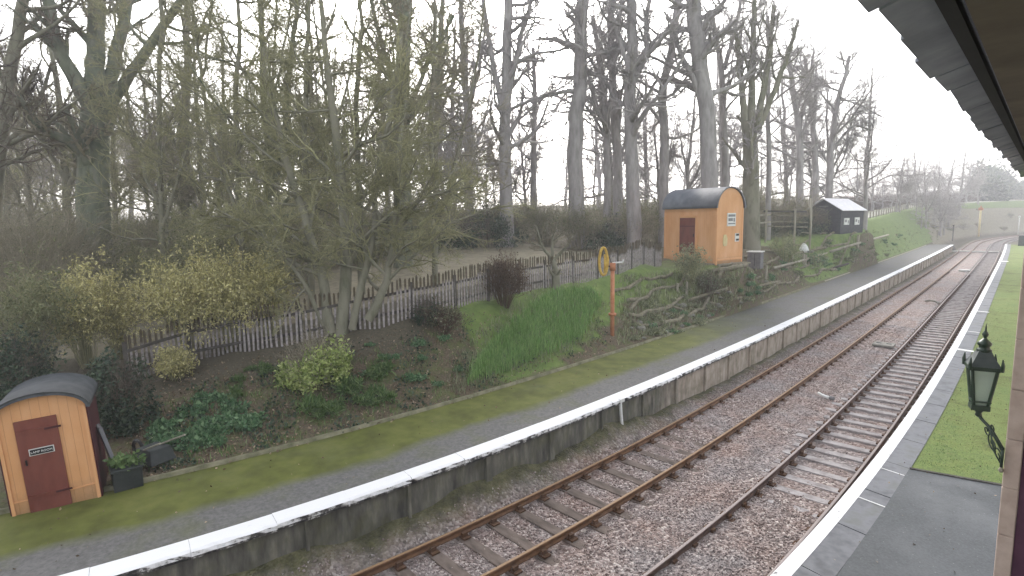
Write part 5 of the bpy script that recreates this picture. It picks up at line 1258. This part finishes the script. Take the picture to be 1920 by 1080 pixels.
def poly_in(px, py, poly):
    c = False; n = len(poly)
    for i in range(n):
        (x1, y1), (x2, y2) = poly[i], poly[(i + 1) % n]
        if (y1 > py) != (y2 > py) and px < (x2 - x1) * (py - y1) / (y2 - y1) + x1: c = not c
    return c
def scatter(poly, n, seed):
    rg = random.Random(seed); xs = [p[0] for p in poly]; ys_ = [p[1] for p in poly]; out = []
    while len(out) < n:
        x, y = rg.uniform(min(xs), max(xs)), rg.uniform(min(ys_), max(ys_))
        if poly_in(x, y, poly): out.append((x, y))
    return hits(out)
def blades(name, base, per, hgt, width, mat, seed, lean=.35):
    rg = np.random.default_rng(seed); n = len(base) * per; b = np.repeat(base, per, 0) + rg.normal(size=(n, 3)) * V3(.07, .07, 0); b[:, 2] -= .03
    a = rg.uniform(0, 2 * PI, n); h = hgt * rg.uniform(.5, 1.25, n); l = np.abs(rg.normal(size=n)) * lean * h
    dx = np.stack([np.cos(a), np.sin(a), np.zeros(n)], 1); sx = np.stack([-np.sin(a), np.cos(a), np.zeros(n)], 1) * (width * rg.uniform(.6, 1.2, n))[:, None] / 2
    mid = b + dx * (l * .35)[:, None] + V3(0, 0, 1) * (h * .62)[:, None]; tip = b + dx * l[:, None] + V3(0, 0, 1) * h[:, None]
    V = np.stack([b - sx, b + sx, mid + sx * .8, mid - sx * .8, tip], 1).reshape(-1, 3); i = np.arange(n)[:, None] * 5
    F = np.concatenate([i + np.array([[0, 1, 2]]), i + np.array([[0, 2, 3]]), i + np.array([[3, 2, 4]])])
    return mesh_np(name, V, F, mat)
gp = scatter([(876, 722), (1000, 675), (1088, 636), (1128, 562), (1108, 545), (1040, 548), (990, 580), (930, 640), (890, 690)], 2000, 1)
tag(struct(blades('long_grass', gp, 7, .34, .022, M['leaf_grass'], 2), 'stuff'), 'vivid long green grass patch on the bank below the fence', 'grass')
gp = scatter([(840, 745), (1000, 690), (1110, 650), (1150, 570), (1120, 535), (1020, 535), (960, 570), (900, 620), (850, 690)], 700, 41)
tag(struct(blades('dead_grass', gp, 5, .26, .018, M['leaf_herb'], 42, .7), 'stuff'), 'paler dead stems mixed into the long grass patch and its edges', 'grass')
gp = scatter([(200, 900), (560, 838), (880, 745), (1140, 650), (1150, 600), (880, 600), (600, 690), (330, 730)], 900, 3)
tag(struct(blades('bank_grass', gp, 5, .16, .016, M['leaf_strap'], 4, .6), 'stuff'), 'sparse short grass among leaf litter on the bank', 'grass')
gp = scatter([(1160, 650), (1700, 470), (1760, 450), (1700, 420), (1600, 440), (1400, 500), (1160, 520)], 1500, 5)
tag(struct(blades('rough_grass', gp, 6, .26, .03, M['leaf_herb'], 6, .6), 'stuff'), 'rough pale grass over the rockery and distant bank', 'grass')
lp = scatter([(180, 930), (560, 842), (880, 750), (1150, 655), (1150, 560), (880, 590), (700, 630), (300, 700)], 5200, 7)
tag(struct(leaf_mesh('fallen_leaves', lp + rng.normal(size=lp.shape) * V3(.03, .03, .0) + V3(0, 0, .02), .075, M['leaf_litter'], None, rng, (0, 0, .15), .6), 'stuff'), 'brown fallen leaves covering the bank', 'leaf litter')
lp = np.array([W(rng.uniform(-8.95, -6.3), rng.uniform(-2, 26), .985) for _ in range(170)])
tag(struct(leaf_mesh('stray_leaves', lp, .06, M['leaf_litter'], None, rng, (0, 0, .1), .6), 'stuff'), 'scattered pale leaves on the mossy far platform', 'leaf litter')

lp = scatter([(230, 900), (560, 838), (880, 745), (1140, 650), (1150, 600), (880, 600), (700, 640), (330, 730)], 5200, 31)
kp = np.sin(lp[:, 0] * 2.3 + 1.7 * np.sin(lp[:, 1] * 1.9)) + np.sin(lp[:, 1] * 3.1 + lp[:, 0]) > .1
tag(struct(leaf_mesh('ivy_carpet', lp[kp] + rng.normal(size=lp[kp].shape) * V3(.04, .04, .03) + V3(0, 0, .05), .085, M['leaf_dark'], None, rng, (0, 0, .3), .8), 'stuff'), 'dark ivy creeping over the bank between the plants', 'ivy')
tp_ = np.array([W(rng.uniform(1.2, 3.6), y, .965) for y in 13.2 + 28 * rng.random(2600) ** 1.6])
tag(struct(blades('moss_tufts', tp_, 4, .05, .012, M['leaf_strap'], 33, .9), 'stuff'), 'short tufty grass on the mossy near platform', 'grass')
lp = np.array([W(rng.uniform(.9, 3.4), rng.uniform(7, 22), .995) for _ in range(120)])
tag(struct(leaf_mesh('stray_leaves', lp, .04, M['leaf_litter'], None, rng, (0, 0, .1), .6), 'stuff'), 'stray leaves on the near platform paving', 'leaf litter')
# low plants
def low_proto(seed, rad, n, size, mat, updir=None, aspect=.5):
    rg = np.random.default_rng(seed); o = leaf_mesh('leaves', blob_pts(n, rad, rg, 9, .3), size, mat, None, rg, updir, aspect); me = o.data; bpy.data.objects.remove(o); return me
low = {'cover': [low_proto(600 + i, (.42, .42, .22), 420, .10, M['leaf_cover'], aspect=.6) for i in range(2)],
       'strap': [low_proto(610 + i, (.35, .35, .30), 330, .20, M['leaf_strap'], (0, 0, .9), .16) for i in range(2)],
       'herb': [low_proto(620 + i, (.5, .45, .34), 420, .09, M['leaf_herb'], aspect=.5) for i in range(2)],
       'twig': [scrubs[3][0], scrubs[0][0]]}
def put_low(kind, q, s, label, group, name='low_plant'):
    o = bpy.data.objects.new(name, random.choice(low[kind])); C.objects.link(o); o.location = tuple(q); o.scale = (s, s, s * random.uniform(.8, 1.2)); o.rotation_euler = (0, 0, random.uniform(0, 6)); tag(o, label, 'plant', group)
for q in scatter([(275, 850), (300, 800), (380, 745), (470, 745), (480, 790), (420, 830), (330, 856)], 22, 11): put_low('cover', q, random.uniform(.8, 1.25), 'blue green ground cover plant on the bank beside the lamp hut', 'ground cover by the lamp hut')
for q in scatter([(570, 770), (640, 720), (740, 690), (790, 720), (700, 765), (620, 790)], 16, 12): put_low('strap', q, random.uniform(.7, 1.1), 'green strap leaved plant on the bank below the laurel bush', 'strap leaved plants below the laurel')
for q in scatter([(650, 690), (700, 640), (880, 620), (900, 680), (800, 740)], 12, 13): put_low('cover', q, random.uniform(.5, .9), 'small dark green plant among leaf litter below the fence', 'small plants below the fence')
for q in scatter([(1165, 655), (1190, 590), (1260, 545), (1380, 510), (1420, 560), (1300, 612)], 46, 14): put_low(random.choice(['herb', 'herb', 'cover']), q, random.uniform(.6, 1.15), 'grey green rockery plant between the logs below the orange store hut', 'rockery plants below the store hut')
for q in scatter([(1400, 560), (1400, 505), (1560, 450), (1690, 440), (1690, 472), (1560, 520)], 46, 15): put_low(random.choice(['herb', 'herb', 'cover']), q, random.uniform(.8, 1.4), 'grey green rockery plant between the logs towards the black shed', 'rockery plants towards the shed')
for q in scatter([(690, 640), (560, 660), (300, 700), (300, 760), (600, 740), (860, 640)], 10, 16): put_low('strap', q, random.uniform(.5, .8), 'small tuft of leaves on the brown bank', 'tufts on the brown bank')

# logs, stakes and stones of the rockery
rl = np.random.default_rng(77)
for v_ in (.75, 1.5, 2.3, 3.0):
    y = 17.5 + rl.uniform(0, 1.5)
    while y < 62:
        ln_ = rl.uniform(2.2, 3.8)
        if not (v_ > 2 and 23 < y < 31) and rl.random() < .86:
            P = []
            for q in np.linspace(y, y + ln_, 5):
                vv = v_ + .12 * math.sin(q * 1.1 + v_) + rl.normal() * .04; g_ = bank(vv, q); P.append(V3(g_[0], g_[1], gz(g_[0], g_[1]) + .08 + rl.normal() * .015))
            b = P[0]; r = thing('terrace_log', 'weathered log edging one of the planted terraces along the far platform', 'log', b, 0, 'terrace logs on the bank')
            mb = MB(); mb.tube([p_ - b for p_ in P], [.09 * rl.uniform(.8, 1.25) for _ in P], 8); mb.build('bark', M['timber_log'], r, True)
            d0 = P[0] - P[1]; d0 /= np.linalg.norm(d0); mb = MB(); mb.tube([(0, 0, 0), tuple(d0 * .02)], .075, 8); mb.build('cut_end', M['timber_pale'], r)
        y += ln_ + rl.uniform(.1, .5)
def log(label, pts, wpx, mat='timber_log', lift=.08):
    P = [hit(x, y) for x, y in pts]; b = P[0]; k = depth(b) / FOC
    r = thing('log', label, 'log', b); L_ = [p - b + V3(0, 0, lift) for p in P]
    mb = MB(); mb.tube(L_, [wpx * k / 2 * random.uniform(.85, 1.1) for _ in L_], 8); mb.build('bark', M[mat], r, True)
    d0 = V3(*(L_[0] - L_[1])); d0 /= np.linalg.norm(d0); mb = MB(); mb.tube([L_[0], L_[0] + d0 * .02], wpx * k / 2 * .8, 8); mb.build('cut_end', M['timber_pale'], r)
log('curved pale root lying at the kerb below the rust orange post', [(1186, 604), (1198, 614), (1224, 613)], 7)
log('short mossy log above the curved pale root', [(1180, 585), (1196, 566), (1216, 560)], 8)
log('long log edging the terrace in front of the store hut shrub', [(1290, 566), (1330, 553), (1364, 544)], 6)
log('thin log running down beside the long terrace log', [(1312, 570), (1340, 572), (1358, 584)], 5)
log('log end sticking out at the platform side of the rockery', [(1358, 566), (1380, 562), (1400, 560)], 7)
log('brown timber baulk in front of the store hut gable', [(1338, 512), (1370, 507), (1400, 500)], 8, 'timber_log', .12)
log('pale pole laid along the rockery above the platform, left length', [(1450, 512), (1500, 498), (1550, 482)], 5, 'timber_pale', .35)
log('pale pole laid along the rockery above the platform, right length', [(1556, 480), (1610, 464), (1665, 446)], 5, 'timber_pale', .4)
log('mossy log on the grass slope below the black shed', [(1500, 476), (1550, 465), (1590, 458)], 5)
log('stubby log between herbs halfway along the rockery', [(1420, 540), (1445, 533), (1462, 530)], 6)
log('dark log beside the kerb near the far end of the rockery', [(1560, 505), (1590, 496), (1620, 488)], 5, 'timber_dark')
log('twisted root among the rockery herbs', [(1240, 585), (1262, 578), (1280, 584)], 5)
log('fallen twig lying on the mossy far platform', [(806, 778), (824, 775), (842, 773)], 2.0, 'timber_dark', .03)
for i, (px, y0, y1) in enumerate(((1287, 553, 528), (1270, 548, 531), (1332, 541, 520), (1436, 524, 498), (1484, 500, 478), (1506, 496, 476), (1510, 496, 478), (1386, 576, 562), (1608, 462, 440))):
    b = hit(px, y0); k = depth(b) / FOC; o_ = thing('stake', 'pale wooden stake driven into the rockery bank', 'stake', b, 0, 'stakes in the rockery')
    mb = MB(); mb.tube([(0, 0, -.1), (.01, 0, (y0 - y1) * k)], 2.2 * k, 6); mb.build('shaft', M['timber_pale'], o_)
sp_ = []
for i in range(3):
    rg = np.random.default_rng(700 + i); mb = MB(); n = 7
    mb.lathe([(.16, -.05), (.24, .05), (.22, .15), (.12, .23), (.02, .25)], sides=n); o = mb.build('stone', M['rock'], None, True)
    for v_ in o.data.vertices: v_.co *= float(rg.uniform(.8, 1.2))
    sp_.append(o.data); bpy.data.objects.remove(o)
for q in scatter([(1165, 655), (1190, 600), (1300, 560), (1420, 520), (1690, 450), (1690, 470), (1420, 565), (1300, 610)], 46, 21):
    o = bpy.data.objects.new('rockery_stone', random.choice(sp_)); C.objects.link(o); o.location = tuple(q); s = random.uniform(.35, .8); o.scale = (s * 1.2, s, s * .8); o.rotation_euler = (0, 0, random.uniform(0, 6)); tag(o, 'rounded grey stone among the rockery plants', 'stone', 'rockery stones')

#PART5
# ------------------------------------------------------------------ the damp air
mb = MB(); mb.box((0, 180, 19), (790, 740, 44.0)); hz = mb.build('haze', None); struct(hz, 'stuff')
hm = bpy.data.materials.new('haze_air'); hm.use_nodes = True; ht = hm.node_tree; ht.nodes.remove(ht.nodes['Principled BSDF'])
pvn = ht.nodes.new('ShaderNodeVolumePrincipled'); pvn.inputs['Color'].default_value = (.90, .90, .96, 1); pvn.inputs['Density'].default_value = HAZE; pvn.inputs['Anisotropy'].default_value = 0.2
ht.links.new(pvn.outputs[0], ht.nodes['Material Output'].inputs['Volume']); hz.data.materials.clear(); hz.data.materials.append(hm)
tag(hz, 'thin pale winter mist hanging in the air', 'mist')
